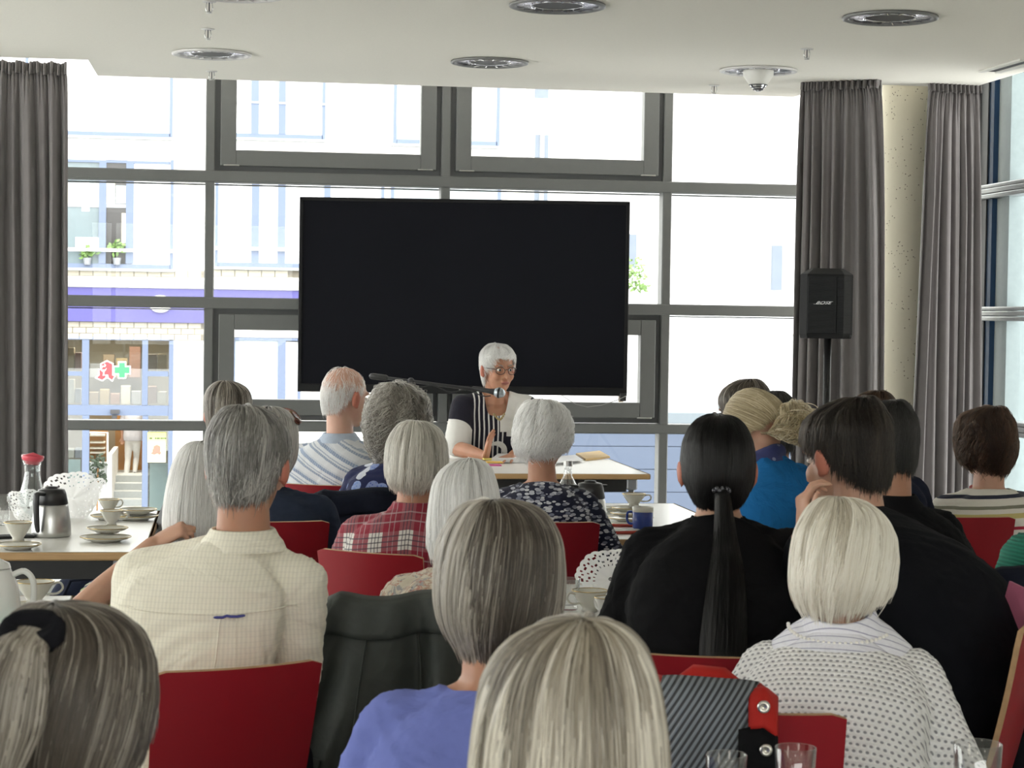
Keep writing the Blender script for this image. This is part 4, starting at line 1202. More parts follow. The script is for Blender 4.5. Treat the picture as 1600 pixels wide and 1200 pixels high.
def hand(m, wrist, d, nrm, side, curl=25, spread=6, sc=1.0, thumb=35):
    """d: along the fingers, nrm: out of the palm; side +1: thumb lies at d x nrm"""
    d = Vector(d).normalized(); nrm = Vector(nrm); nrm = (nrm - d * nrm.dot(d)).normalized(); lat = d.cross(nrm) * side
    w = Vector(wrist)
    rs = []
    for (t, hw, ht) in ((-.012, .026, .019), (.015, .032, .017), (.05, .040, .015), (.085, .041, .0125), (.096, .037, .009)):
        c = w + d * t * sc
        rs.append([c + lat * (hw * sc * math.cos(2 * math.pi * i / 14)) + nrm * (ht * sc * math.sin(2 * math.pi * i / 14)) for i in range(14)])
    m.rings(rs)
    for k, (off, ln, rr) in enumerate(((.030, .074, .0088), (.010, .083, .0092), (-.011, .077, .0088), (-.030, .060, .0078))):
        p = w + d * (.088 - .006 * abs(k - 1.2)) * sc + lat * off * sc
        dirv = (d + lat * math.tan(R(spread)) * (1.4 - k) * .6).normalized()
        pts = [p - dirv * .012 * sc, p]
        cu = curl * (1 + .12 * k); nk = (nrm - dirv * nrm.dot(dirv)).normalized()
        for seg, fr in ((.45, .6), (.31, 1.0), (.24, .8)):
            ca, sa = math.cos(R(cu * fr)), math.sin(R(cu * fr))
            dirv, nk = dirv * ca + nk * sa, nk * ca - dirv * sa
            p = p + dirv * ln * seg * sc; pts.append(p)
        m.tube(pts, [rr * sc, rr * sc, rr * 1.02 * sc, rr * .95 * sc, rr * .75 * sc], 8)
    b0 = w + d * .022 * sc + lat * .026 * sc
    td = (d * math.cos(R(thumb)) + lat * math.sin(R(thumb)) + nrm * .25).normalized()
    t2 = (td + d * .35).normalized()
    m.tube([b0 - td * .015 * sc, b0 + td * .03 * sc, b0 + td * .03 * sc + t2 * .032 * sc, b0 + td * .03 * sc + t2 * .058 * sc], [.014 * sc, .0115 * sc, .0098 * sc, .0075 * sc], 8)
def ik(S, Wp, l1, l2, pole):
    S, Wp = Vector(S), Vector(Wp); v = Wp - S; D = v.length
    if D > (l1 + l2) * .985: Wp = S + v * ((l1 + l2) * .985 / D); v = Wp - S; D = v.length
    a = (l1 * l1 - l2 * l2 + D * D) / (2 * D); h = math.sqrt(max(0, l1 * l1 - a * a)); n = v.normalized()
    p = Vector(pole); p = (p - n * p.dot(n)).normalized()
    return S + n * a + p * h, Wp

def person(label, top, d, face, hair=None, sw=.185, bulk=1.0, hs=1.0, toff=.134, lean=(0, .05), hyaw=0, hpitch=8, hroll=0,
           skin_m=skin_a, garment=None, sleeve=.9, arms='lap', legs='sit', seed=1, fine=False, seat=.47, ears=True, collar=None,
           trousers=None, hands=True, root_xy=None, gz=0.0, sag=0.0, brow=None, lips=True, scoop=None, garment_name='shirt', garm_fold=.004, neck_r=None, hem=None, seated_z=.53, neck=(.05, .185), elbows=None, shift=0, under=None):
    t = P(top[0], top[1], d)
    Hz = t.z - toff * hs - gz
    lx, ly = lean
    rz = R(face)
    h = Vector((lx, ly + .035, Hz))
    off = Matrix.Rotation(rz, 3, 'Z') @ Vector((lx, ly + .035, 0))
    root = empty('person', (t.x - off.x, t.y - off.y, gz), rz, label, 'person')
    hm = Matrix.Translation(h) @ Matrix.Rotation(R(hyaw), 4, 'Z') @ Matrix.Rotation(R(hroll), 4, 'Y') @ Matrix.Rotation(R(-hpitch), 4, 'X')
    nb = Vector((lx, ly + .035 - neck[0], Hz - neck[1] * hs))          # root of the neck
    nr = neck_r or (.052 if sw < .2 else .060)
    pz = seated_z
    pel = Vector((0, -.01, pz - .04))
    def spine(u):
        c = Vector((lx * .25, min(0, ly * .2) - .03 - sag, pz + (nb.z - pz) * .55))
        return pel * (1 - u) ** 2 + c * 2 * u * (1 - u) + nb * u * u
    def tspine(u): return (spine(min(1, u + .02)) - spine(max(0, u - .02))).normalized()
    k = sw / .185
    U = [(0, .170, .125), (.12, .178, .13), (.3, .168 * (.5 + .5 * bulk), .125), (.5, .165, .125), (.68, .168, .122), (.80, .160, .108), (.88, .132, .09), (.95, .090, .072), (1.0, .062, .06)]
    def torso(m, inf):
        rs = []; n = 22
        for (u, hw, hd) in U:
            c = spine(u) + Vector((shift * min(1, u * 2.2) * max(0, min(1, (1.02 - u) / .14)), 0, 0)); tg = tspine(u); x = Vector((1, 0, 0)); y = tg.cross(x).normalized() * -1
            w_ = hw * k * (bulk if u < .75 else 1 + (bulk - 1) * .5) + inf; q_ = hd * (bulk if u < .75 else 1) + inf
            ring = []
            for i in range(n):
                a = 2 * math.pi * i / n; ca, sa = math.cos(a), math.sin(a)
                e = 2 / 2.5
                ring.append(c + x * (w_ * math.copysign(abs(ca) ** e, ca)) + y * (q_ * math.copysign(abs(sa) ** e, sa)))
            rs.append(ring)
        m.rings(rs)
    sh = [Vector((nb.x + shift + s * (sw - .035), nb.y + .012, nb.z - .070 * hs)) for s in (-1, 1)]
    if arms == 'lap': W_ = [Vector((-.11, .26, pz + .10)), Vector((.11, .26, pz + .10))]
    elif arms == 'table': W_ = [Vector((-.15, ly + .34, .785)), Vector((.15, ly + .36, .785))]
    elif arms == 'side': W_ = [Vector((-sw - .03, .05, pz - .02)), Vector((sw + .03, .02, pz))]
    else: W_ = None
    loc = lambda v: Matrix.Rotation(-rz, 3, 'Z') @ (P(*v[1:]) - root.location) if v[0] == 'px' else Vector(v)
    poles = [Vector((-.7, -.45, -.6)), Vector((.7, -.45, -.6))]
    if isinstance(arms, tuple) and len(arms) > 2: poles = [Vector(v) for v in arms[2]]
    if W_ is None: W_ = [loc(arms[0]), loc(arms[1])]
    al = min(1.0, max(.86, sw / .19))
    EW = [ik(sh[i], W_[i], .285 * al, .25 * al, poles[i]) if not (elbows and elbows[i]) else (loc(elbows[i]), W_[i]) for i in (0, 1)]
    ab = .5 + .5 * bulk
    def arm(m, i, inf, upto):
        S, (E, Wr) = sh[i], EW[i]
        ru, re, rw = .047 * ab * k ** .5 + inf, .039 * ab * k ** .5 + inf, .027 + inf
        inner = Vector((nb.x + (-1, 1)[i] * .035, nb.y + .005, nb.z - .012 * hs))
        m.tube([inner, inner.lerp(S, .55) + Vector((0, 0, -.006)), S], [.042 + inf * .5, .050 + inf * .8, ru * 1.12], 12)
        if upto <= 1: m.tube([S, S.lerp(E, max(.05, upto))], [ru * 1.12, ru * .98 + .006 * (inf > 0)], 12)
        else:
            e2 = E.lerp(Wr, upto - 1)
            m.tube([S, S.lerp(E, .5), E], [ru * 1.12, ru, re], 12)
            m.tube([E, E.lerp(e2, .4), e2], [re, re * .98 + .0, (re + (rw - re) * (upto - 1)) ], 12)
    def leg_geo(m, inf):
        if legs == 'sit':
            for s in (-1, 1):
                kn = Vector((s * .12, .43, .50)); an = Vector((s * .125, .40, .10))
                m.tube([Vector((s * .085, .0, seat + .075)), Vector((s * .10, .2, seat + .07)), kn], [.082 * ab + inf, .078 * ab + inf, .055 + inf], 12)
                m.tube([kn, kn.lerp(an, .4), an], [.055 + inf, .052 + inf, .035 + inf], 12)
        else:
            for s, (kn, an) in zip((-1, 1), legs):
                hp = Vector((s * .075, 0, pz)); kn, an = Vector(kn), Vector(an)
                m.tube([hp, hp.lerp(kn, .5), kn], [.080 + inf, .070 + inf, .05 + inf], 12); m.tube([kn, kn.lerp(an, .4), an], [.05 + inf, .05 + inf, .036 + inf], 12)
    # the body: one continuous skin
    m = MB(); head_shape(m, hm, hs, ears)
    m.tube([hm @ Vector((0, -.018, -.02)), hm @ Vector((0, -.028, -.075 * hs)), nb + Vector((0, .008, .01)), nb + Vector((0, .0, -.05))], [nr * .95, nr * .96, nr * 1.06, nr * 1.25], 14)
    torso(m, -.006)
    for i in (0, 1):
        arm(m, i, 0, 2)
        E, Wr = EW[i]; fd = (Wr - E).normalized()
        hp = hands[i] if isinstance(hands, tuple) else dict(d=(fd + Vector((0, .3, -.35))).normalized(), n=Vector((0, 0, -1)), curl=22)
        sgn = hp.get('side', (1, -1)[i])
        hand(m, Wr + fd * .01, hp['d'], hp['n'], sgn, hp.get('curl', 22), hp.get('spread', 6), hp.get('sc', .95 * al), hp.get('thumb', 35))
    leg_geo(m, -.004)
    me = fuse(m, .0050 if fine else .0085, 3 if fine else 2, None if fine else .45)
    body = link('body', me, [skin_m, ear_m], root, smooth=True)
    # ears are ruddier
    if ears:
        inv = np.array(hm.inverted()); co = np.empty(len(me.polygons) * 3, np.float32); me.polygons.foreach_get('center', co); co = co.reshape(-1, 3) @ inv[:3, :3].T + inv[:3, 3]
        em = (np.abs(co[:, 0]) > .079 * hs) & (co[:, 2] < .03 * hs) & (co[:, 2] > -.055 * hs) & (co[:, 1] < .02 * hs) & (co[:, 1] > -.05 * hs)
        me.polygons.foreach_set('material_index', em.astype(np.int32))
    # eyes, lips, brows
    for s in (-1, 1):
        eb = MB(); eb.T = hm; eb.ell((s * .031 * hs, .0765 * hs, -.001), (.0125 * hs, .0115 * hs, .0072 * hs), None, 12, 8); eb.build('eye', eye_w, root, smooth=True)
        eb = MB(); eb.T = hm; eb.ell((s * .031 * hs, .0855 * hs, -.001), (.0060 * hs, .004 * hs, .0060 * hs), None, 10, 6); eb.build('iris', eye_i, root, smooth=True)
        if hair or brow:
            eb = MB(); eb.T = hm; eb.tube([Vector((s * .016, .0885, .020)) * hs, Vector((s * .032, .0870, .026)) * hs, Vector((s * .050, .0735, .020)) * hs], [.0028, .0036, .002], 6); eb.build('eyebrow', brow or hair['mats'][1], root, smooth=True)
    if lips:
        eb = MB(); eb.T = hm; eb.tube([Vector((-.022, .0925, -.068)) * hs, Vector((-.008, .0985, -.064)) * hs, Vector((.008, .0985, -.064)) * hs, Vector((.022, .0925, -.068)) * hs], [.002, .0042, .0042, .002], 8); eb.tube([Vector((-.018, .093, -.070)) * hs, Vector((0, .0985, -.074)) * hs, Vector((.018, .093, -.070)) * hs], [.002, .0048, .002], 8); eb.build('lips', lip_m, root, smooth=True)
    # garment over the torso and arms, cut at neck, sleeves and hem
    if garment:
        m = MB(); g = .012
        torso(m, g)
        for i in (0, 1): arm(m, i, g + .002, sleeve if not isinstance(sleeve, tuple) else sleeve[i])
        me = fuse(m, .0105, 5, None)
        sd = seed * 3.7
        def folds(co):
            a = vnoise(np.stack([co[:, 0] * 7 + sd, co[:, 1] * 7, co[:, 2] * 4.0 + co[:, 0] * 3], -1), seed)
            dg = vnoise(np.stack([co[:, 0] * 3 + sd, co[:, 1] * 3, co[:, 2] * 3], -1), seed + 9) * 2.2
            b2 = vnoise(np.stack([(co[:, 0] * np.cos(dg) + co[:, 2] * np.sin(dg)) * 17, co[:, 1] * 9 + sd, (co[:, 2] * np.cos(dg) - co[:, 0] * np.sin(dg)) * 5], -1), seed + 5)
            ridge = np.maximum(0, 1 - np.abs(b2) * 1.6) ** 2
            return garm_fold * (a * 1.6 + ridge * .9 - .4)
        displace(me, folds)
        if scoop:
            # neckline: drop the cloth above a tilted plane through the neck root
            import bmesh
            bm = bmesh.new(); bm.from_mesh(me)
            r0, zf, zb = scoop
            dele = [v for v in bm.verts if math.hypot(v.co.x - nb.x, (v.co.y - nb.y - .01) * 1.0) < r0 and v.co.z > nb.z - .05 + (zb if v.co.y < nb.y else zf)]
            bmesh.ops.delete(bm, geom=dele, context='VERTS')
            for _ in range(14):      # even out the cut edge
                nw = {}
                for v in bm.verts:
                    nbs = [ed.other_vert(v).co for ed in v.link_edges if ed.is_boundary]
                    if len(nbs) == 2: nw[v] = v.co * .4 + (nbs[0] + nbs[1]) * .3
                for v, c_ in nw.items(): v.co = c_
            bm.to_mesh(me); bm.free()
        gm = link(garment_name, me, garment, root, smooth=True)
    if under:
        m = MB(); torso(m, .004)
        for i in (0, 1): arm(m, i, .004, .4)
        link('under_shirt', fuse(m, .011, 4), under, root, smooth=True)
    if collar:
        cm, ch, cr_ = collar      # material, height, radius
        rs_o, rs_i = [], []
        m = MB(); n = 28
        up = ((hm @ Vector((0, -.028, -.075 * hs))) - nb).normalized()
        x = Vector((1, 0, 0)); y = up.cross(x).normalized() * -1
        rr = []
        for (hh, r_) in ((-.010, cr_ + .030), (.012, cr_ + .020), (ch * .6, cr_ + .011), (ch, cr_ + .003), (ch + .003, cr_ - .001), (ch, cr_ - .004), (ch * .5, cr_ - .001), (-.005, cr_ + .006)):
            rr.append([nb + up * (hh + .012 - .010 * math.sin(2 * math.pi * i / n)) + x * (r_ * math.cos(2 * math.pi * i / n)) + y * (r_ * 1.08 * math.sin(2 * math.pi * i / n)) for i in range(n)])
        m.rings(rr + [rr[0]], cap=False); m.build('collar', cm, root, smooth=True)
    # trousers and shoes
    if legs is not None:
        m = MB(); leg_geo(m, .010); m.ell((0, 0, pz), (.185 * (.5 + .5 * bulk) * k ** .5, .14, .085)); 
        link('trousers', fuse(m, .016, 3), trousers or trouser_m, root, smooth=True)
        for s in (-1, 1):
            an = Vector((s * .125, .40, .10)) if legs == 'sit' else Vector(legs[0 if s < 0 else 1][1])
            m = MB(); m.tube([an + Vector((0, -.04, -.045)), an + Vector((0, .06, -.055)), an + Vector((0, .17, -.066))], [(.036, .045), (.042, .038), (.032, .024)], 12); m.build('shoe', shoe_m, root, smooth=True)
    cap = None
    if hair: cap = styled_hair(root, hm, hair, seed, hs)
    return dict(garm=(gm if garment else None), root=root, hm=hm, hs=hs, nb=nb, cap=cap, body=body, h=h, EW=EW, sh=sh, spine=spine)
# ------------------------------------------------------------------ clothes with prints
def g_cream():
    b = NB('cream_striped_shirt'); x, y, z = b.sep()
    f = b.math('ADD', b.math('MULTIPLY', b.math('SINE', b.math('MULTIPLY', x, 720)), .5), .5)
    g = b.math('LESS_THAN', b.math('FRACT', b.math('MULTIPLY', z, 85)), .12)
    col = b.mix(b.math('MULTIPLY', f, .5), (.86, .82, .69), (.68, .65, .55))
    return cloth_col(b, b.mix(b.math('MULTIPLY', g, .25), col, (.52, .49, .42)), .55)
def g_plaid():
    b = NB('red_plaid_shirt'); x, y, z = b.sep()
    u = b.math('FRACT', b.math('ADD', b.math('MULTIPLY', x, 10.2), 50.3)); v = b.math('FRACT', b.math('ADD', b.math('MULTIPLY', z, 7.2), b.math('ADD', .02, b.math('MULTIPLY', b.math('ABSOLUTE', x), .9))))
    wx = b.math('LESS_THAN', u, .46); wz = b.math('LESS_THAN', v, .42)
    col = b.mix(b.noise(30, 3), (.20, .016, .032), (.26, .022, .042))
    col = b.mix(b.math('MULTIPLY', b.math('ADD', wx, wz), .17), col, (.45, .36, .36))
    col = b.mix(b.math('MULTIPLY', b.math('MULTIPLY', wx, wz), .92), col, (.62, .60, .56))
    for (s_, o_, w_, a_) in ((u, .12, .03, .8), (u, .23, .03, .8), (u, .34, .03, .8), (u, .66, .03, .5), (u, .82, .03, .5), (v, .10, .03, .7), (v, .21, .03, .7), (v, .32, .03, .7), (v, .62, .03, .5), (v, .8, .03, .5)):
        l = b.math('LESS_THAN', b.math('ABSOLUTE', b.math('SUBTRACT', s_, o_)), w_ * .5)
        col = b.mix(b.math('MULTIPLY', l, a_), col, (.05, .04, .06) if a_ > .6 else (.42, .35, .36))
    return cloth_col(b, col, .35)
def g_circles():
    b = NB('blue_circle_print')
    v = b.vor(15, rand=.55); n = b.vor(90)
    r_ = b.math('LESS_THAN', v[0], .45); hue = b.sep(v[1])[0]
    c = b.ramp(hue, [(0, (.09, .15, .42)), (.35, (.16, .24, .52)), (.5, (.55, .58, .66)), (.72, (.07, .11, .33)), (.85, (.62, .63, .66))], 'CONSTANT')
    c = b.mix(b.math('MULTIPLY', b.math('GREATER_THAN', n[0], .33), .4), c, (.42, .47, .62))
    return cloth_col(b, b.mix(r_, (.012, .016, .065), c), .25)
def g_leaves():
    b = NB('navy_leaf_print'); col = (.011, .013, .032)
    for k, (rt, sc, cc) in enumerate(((35, (30, 16, 62), (.52, .53, .56)), (-40, (30, 16, 62), (.46, .47, .51)), (85, (30, 16, 58), (.36, .37, .42)), (5, (32, 16, 60), (.16, .17, .22)))):
        v = b.vor(1.0, b.mapp(sc, (0, R(rt), 0), (k * 1.7, k, k * .9)), rand=1.0)
        col = b.mix(b.math('LESS_THAN', v[0], .31), col, cc)
    return cloth_col(b, col, .25)
def g_floral():
    b = NB('beige_floral_print')
    n1, n2 = b.noise(13, 4, .6, dist=1.5), b.noise(17, 5, .65, v=b.mapp(loc=(3, 5, 1)), dist=2)
    v = b.vor(55)
    c = b.ramp(n1, [(0, (.46, .40, .31)), (.48, (.56, .50, .40)), (.53, (.34, .20, .15)), (.57, (.52, .46, .36)), (1, (.60, .55, .45))])
    c = b.mix(b.math('GREATER_THAN', n2, .56), c, b.mix(b.math('GREATER_THAN', v[0], .3), (.11, .11, .13), (.30, .29, .29)))
    c = b.mix(b.math('MULTIPLY', b.math('GREATER_THAN', b.noise(30, 4, .6, dist=2), .60), .7), c, (.36, .11, .085))
    return cloth_col(b, c, .3)
def g_bands():
    b = NB('striped_sweater'); x, y, z = b.sep()
    zz = b.math('ADD', b.math('ADD', z, b.math('MULTIPLY', b.noise(5, 2), .010)), b.math('MULTIPLY', x, -.03))
    t = b.math('FRACT', b.math('MULTIPLY', b.math('ADD', zz, -.900 + 2.03), 1 / .203))
    base = (.66, .63, .57); st = []
    for p, w, c in ((0, .065, (.020, .024, .045)), (.21, .09, (.55, .34, .28)), (.43, .06, (.36, .025, .05)), (.64, .09, (.50, .42, .17)), (.81, .06, (.20, .20, .15))):
        st += [(p, c), (p + w, base)]
    return cloth_col(b, b.ramp(t, st, 'CONSTANT'), .3)
def g_bluewhite():
    b = NB('blue_white_striped_shirt'); x, y, z = b.sep()
    t = b.math('FRACT', b.math('MULTIPLY', b.math('ADD', z, b.math('MULTIPLY', x, .45)), 13))
    c = b.ramp(t, [(0, (.62, .64, .67)), (.30, (.26, .31, .41)), (.42, (.62, .64, .67)), (.50, (.33, .38, .47)), (.56, (.64, .66, .69)), (.72, (.24, .30, .42)), (.90, (.52, .55, .60))], 'CONSTANT')
    return cloth_col(b, b.mix(b.math('MULTIPLY', b.math('LESS_THAN', b.math('FRACT', b.math('MULTIPLY', x, 90)), .3), .35), c, (.66, .66, .68)), .3)
def g_knit():
    b = NB('white_openwork_knit'); x, y, z = b.sep()
    a, c = b.math('MULTIPLY', x, 78), b.math('MULTIPLY', b.math('ADD', z, b.math('MULTIPLY', y, .8)), 66)
    row = b.math('MODULO', b.math('FLOOR', c), 2.0)
    u = b.math('SUBTRACT', b.math('FRACT', b.math('ADD', a, b.math('MULTIPLY', row, .5))), .5); w = b.math('SUBTRACT', b.math('FRACT', c), .5)
    d_ = b.math('SQRT', b.math('ADD', b.math('MULTIPLY', u, u), b.math('MULTIPLY', b.math('MULTIPLY', w, w), 1.6)))
    hole = b.ramp(d_, [(.21, (1, 1, 1)), (.33, (0, 0, 0))])
    c_ = b.mix(hole, b.mix(b.noise(40, 2), (.74, .735, .73), (.82, .815, .81)), (.26, .26, .28))
    return cloth_col(b, c_, .6, extra=b.math('MULTIPLY', d_, .5))
def g_blouse():
    b = NB('black_white_blouse'); x, y, z = b.sep()
    xw = b.math('ADD', x, b.math('MULTIPLY', b.math('SUBTRACT', b.noise(6, 2), .5), .03))
    ink, wh = (.014, .013, .022), (.66, .65, .62)
    stripe = b.math('GREATER_THAN', b.math('FRACT', b.math('MULTIPLY', x, 36)), .68)
    mid = b.mix(stripe, ink, (.62, .62, .61))
    def circ(cx, cz, r_, e=1.0):
        dx, dz = b.math('SUBTRACT', x, cx), b.math('MULTIPLY', b.math('SUBTRACT', z, cz), e)
        return b.math('LESS_THAN', b.math('SQRT', b.math('ADD', b.math('MULTIPLY', dx, dx), b.math('MULTIPLY', dz, dz))), r_)
    return b, x, z, ink, wh, mid, circ

def g_lady(top_z):
    """blouse of the woman speaking; +x is her right side"""
    b, x, z, ink, wh, mid, circ = g_blouse()
    T = top_z
    right = b.mix(circ(.265, T - .26, .135), ink, wh)                  # her right: navy with a white sleeve
    right = b.mix(b.math('MULTIPLY', b.math('LESS_THAN', b.math('ABSOLUTE', b.math('SUBTRACT', x, b.math('ADD', .115, b.math('MULTIPLY', b.math('SUBTRACT', T - .10, z), .18)))), .010), b.math('GREATER_THAN', z, T - .17)), right, wh)
    left = b.mix(b.math('LESS_THAN', z, b.math('ADD', T - .235, b.math('MULTIPLY', b.noise(7, 2), .02))), wh, ink)
    left = b.mix(circ(-.05, T - .47, .13), left, wh)
    left = b.mix(circ(-.24, T - .13, .07, .5), left, ink)
    c = b.mix(b.math('GREATER_THAN', x, .150), mid, right)
    c = b.mix(b.math('LESS_THAN', x, b.math('SUBTRACT', b.math('MULTIPLY', b.math('GREATER_THAN', z, T - .2), .04), .055)), c, left)
    sw_ = b.math('SUBTRACT', circ(-.005, T - .315, .06), circ(.015, T - .335, .055))
    c = b.mix(b.math('MAXIMUM', sw_, 0.0), c, wh)
    return cloth_col(b, c, .2)
def g_shirtstripe():
    b = NB('white_blue_pinstripe'); x, y, z = b.sep()
    t = b.math('FRACT', b.math('MULTIPLY', b.math('ADD', b.math('MULTIPLY', z, 1.0), b.math('MULTIPLY', y, .6)), 48))
    return cloth_col(b, b.mix(b.math('LESS_THAN', t, .14), (.76, .76, .82), (.33, .33, .45)), .4)
def g_corduroy():
    b = NB('green_ribbed_knit'); x, y, z = b.sep()
    s_ = b.math('SINE', b.math('MULTIPLY', b.math('ADD', z, b.math('MULTIPLY', x, .2)), 620))
    return b.pbr(b.mix(b.math('ADD', b.math('MULTIPLY', s_, .3), .5), (.010, .11, .075), (.016, .20, .13)), .85, 0, b.bump(s_, .5, .004))
def g_scarf():
    b = NB('blue_star_scarf'); v = b.vor(26, rand=.7)
    return cloth_col(b, b.mix(b.math('LESS_THAN', v[0], .2), b.mix(b.noise(8, 3), (.03, .035, .11), (.055, .065, .19)), (.22, .24, .36)), .6)
def g_denimprint():
    b = NB('navy_flower_dress'); n = b.vor(30); 
    c = b.mix(b.math('LESS_THAN', n[0], .3), (.02, .03, .10), (.45, .45, .30))
    return cloth_col(b, b.mix(b.math('GREATER_THAN', b.noise(22, 3, dist=1.5), .58), c, (.30, .36, .10)), .3)

black_c = cloth('black_cotton', (.0055, .0055, .0065)); navy_c = cloth('navy_cloth', (.012, .015, .03)); blackn_c = cloth('blue_black_cotton', (.0045, .005, .007))
peri_c = cloth('periwinkle_cotton', (.165, .20, .52), .08, fold=.45); bright_c = cloth('bright_blue_cotton', (.014, .135, .36), .12, fold=.6)
greyc = cloth('grey_cloth', (.2, .2, .21)); beige_c = cloth('beige_cloth', (.42, .36, .27)); whitec = cloth('white_cotton', (.72, .72, .72))

AW = -8        # straight away from the photographer
def hs_(mats, shape, n, **k): return dict(mats=H[mats], shape=shape, n=n, **k)
SHORT_BACK = ((0, .085), (40, .075), (62, .03), (78, .0), (100, -.025), (125, -.07), (180, -.088))
BOB_ZB = ((0, .08), (35, .06), (50, -.03), (62, -.16), (90, -.19), (180, -.195))
BOB_S = ((0, .08), (38, .06), (55, -.02), (70, -.09), (95, -.115), (130, -.135), (180, -.15))
MAN_ZB = ((0, .085), (45, .07), (62, .03), (76, .012), (97, .012), (112, -.03), (130, -.068), (180, -.078))
ppl = {}

# --- nearest row
def updo(x, y, z, t, a, tau, q): return x, y, z
hd = hs_('mouse', 'full', 15000, rad=.0008, K=11, rx=.098, ry=.112, crown=(-.02, -.02), zb=((0, .085), (40, .07), (62, .02), (80, -.04), (100, -.08), (140, -.13), (180, -.14)), clumps=60, clump=.55, tint0=.30, tint_c=.26, messy=.05, puff=.05, rag=.06, swirl=.7, tintf=lambda t0, a, z: -.30 * (np.abs(a) > 2.0) * (t0 > .35) * (np.sin(a) < .35) - .05)
w1 = person('woman with grey hair pinned up by a black scrunchie, lowest at the near corner', (118, 931), 2.62, AW - 8, hd, sw=.18, bulk=1.1, toff=.140, garment=greyc, sleeve=1.9, seed=11, hpitch=2)
p = w1; hm = p['hm']
scr = MB(); q = random.Random(2); scr.T = hm
for k in range(26):
    a = 2 * math.pi * k / 26
    scr.ell((-.018 + .032 * math.cos(a), -.106 + .012 * math.sin(a), .104 + .012 * math.sin(a)), (.012, .014, .015 + .004 * q.random()), None, 8, 6)
so = link('hair_scrunchie', fuse(scr, .003, 2), cloth('black_velvet', (.006, .006, .008)), p['root'], smooth=True)
path = [hm @ Vector(v) for v in ((-.018, -.106, .100), (-.022, -.134, .085), (-.030, -.146, .05), (-.038, -.150, .0), (-.048, -.146, -.05), (-.054, -.130, -.095))]
tail_hair(p['cap'], path, [.026, .036, .050, .052, .038, .014], 6000, H['mouse'], 21, rad=.0008, tint0=.72, fly=.04, flat=.55)
cl = MB(); cl.T = hm
for k in range(4): cl.ell((-.02 + .012 * k, -.128, -.10 - .006 * k), (.006, .005, .005), None, 8, 6)
cl.build('hair_clip', plain('pearly_clip', (.45, .45, .5), .2, .5), p['root'], smooth=True)

hd = hs_('ashblond', 'bob', 20000, rad=.00075, K=12, rx=.101, ry=.112, crown=(-.03, .012), zb=BOB_ZB, clumps=130, clump=.5, tint0=.60, tint_c=.40, messy=.05, puff=.06, fly=.012, rag=.03, tintf=lambda t0, a, z: -.28 * (t0 < .22))
person('woman with a long ash blond bob, nearest at the lower edge', (893, 948), 2.32, AW, hd, sw=.18, toff=.136, garment=beige_c, sleeve=1.9, seed=12, hpitch=0)

hd = hs_('mouse', 'full', 16000, rad=.00075, K=11, rx=.100, ry=.112, crown=(-.045, -.012), zb=((0, .08), (38, .06), (55, -.02), (70, -.06), (95, -.08), (130, -.112), (180, -.122)), clumps=110, clump=.5, tint0=.50, tint_c=.30, messy=.05, puff=.05, swirl=.35, tintf=lambda t0, a, z: .34 * np.clip(-np.sin(a) * 1.2, -.5, 1) - .22 * (np.cos(a) < -.5) * (np.sin(a) > -.2) * (t0 > .25))
w10 = person('woman in a periwinkle blue top with a brown grey bob', (782, 776), 3.5, AW, hd, sw=.20, bulk=1.15, toff=.138, hs=1.02, skin_m=skin_b, garment=peri_c, sleeve=.95, seed=13, hpitch=4, scoop=(.085, -.02, -.012), hem=1, lean=(0, .06), garm_fold=.005)
hm = w10['hm']
MB().tube([hm @ (Vector((-.086, -.006, -.052)) + Vector((0, .013 * math.cos(a), .013 * math.sin(a)))) for a in np.linspace(0, 6.28, 14)], .0022, 6).build('earring', plain('gold_wire', (.6, .45, .2), .25, 1), w10['root'], smooth=True)
nb = w10['nb']
tag(MB().tube([nb + Vector((.066 * math.sin(a), .012 + .066 * math.cos(a), .018 + .012 * math.cos(a))) for a in np.linspace(0, 6.28, 30)], .0018, 6).build('necklace', plain('fine_silver_chain', (.6, .58, .5), .3, 1), w10['root'], smooth=True))

hd = hs_('blondwhite', 'full', 16000, rad=.00075, K=11, rx=.099, ry=.110, crown=(-.05, -.008), zb=((0, .085), (40, .07), (60, .02), (75, -.03), (98, -.055), (130, -.085), (180, -.098)), clumps=120, clump=.5, tint0=.66, tint_c=.28, messy=.06, puff=.06, rag=.06, swirl=.3, tintf=lambda t0, a, z: -.35 * (t0 < .12))
stripe_shirt = g_shirtstripe()
w19 = person('woman with white blond hair in a white openwork knit cardigan', (1322, 779), 4.2, AW - 16, hd, sw=.178, bulk=1.10, toff=.140, garment=g_knit(), garment_name='cardigan', sleeve=1.9, seed=14, hyaw=-6, hpitch=14, lean=(0, .12), scoop=(.135, -.05, -.03), garm_fold=.003, under=stripe_shirt, neck=(.055, .150))
nb = w19['nb']
m = MB()
rs = []
for (z_, r1, r2) in ((-.10, .20, .19), (-.055, .178, .165), (-.010, .145, .128), (.022, .108, .094), (.040, .080, .076), (.066, .067, .069), (.070, .063, .066), (.064, .060, .063), (.03, .07, .07), (-.02, .12, .09), (-.09, .18, .12)):
    rs.append([nb + Vector((r1 * math.sin(a), .008 + r2 * math.cos(a), z_ + .022 * math.cos(a) * (z_ > -.04))) for a in np.linspace(0, 2 * math.pi, 40, endpoint=False)])
m.rings(rs, cap=False)
m.build('shirt_collar', stripe_shirt, w19['root'], smooth=True)
m = MB()
for a in np.linspace(2.0, 4.6, 26): m.ell(nb + Vector((.106 * math.sin(a), .008 + .100 * math.cos(a), .037 + .024 * math.cos(a))), (.004,) * 3, None, 8, 6)
m.build('pearl_necklace', plain('pearl', (.8, .78, .74), .2), w19['root'], smooth=True)

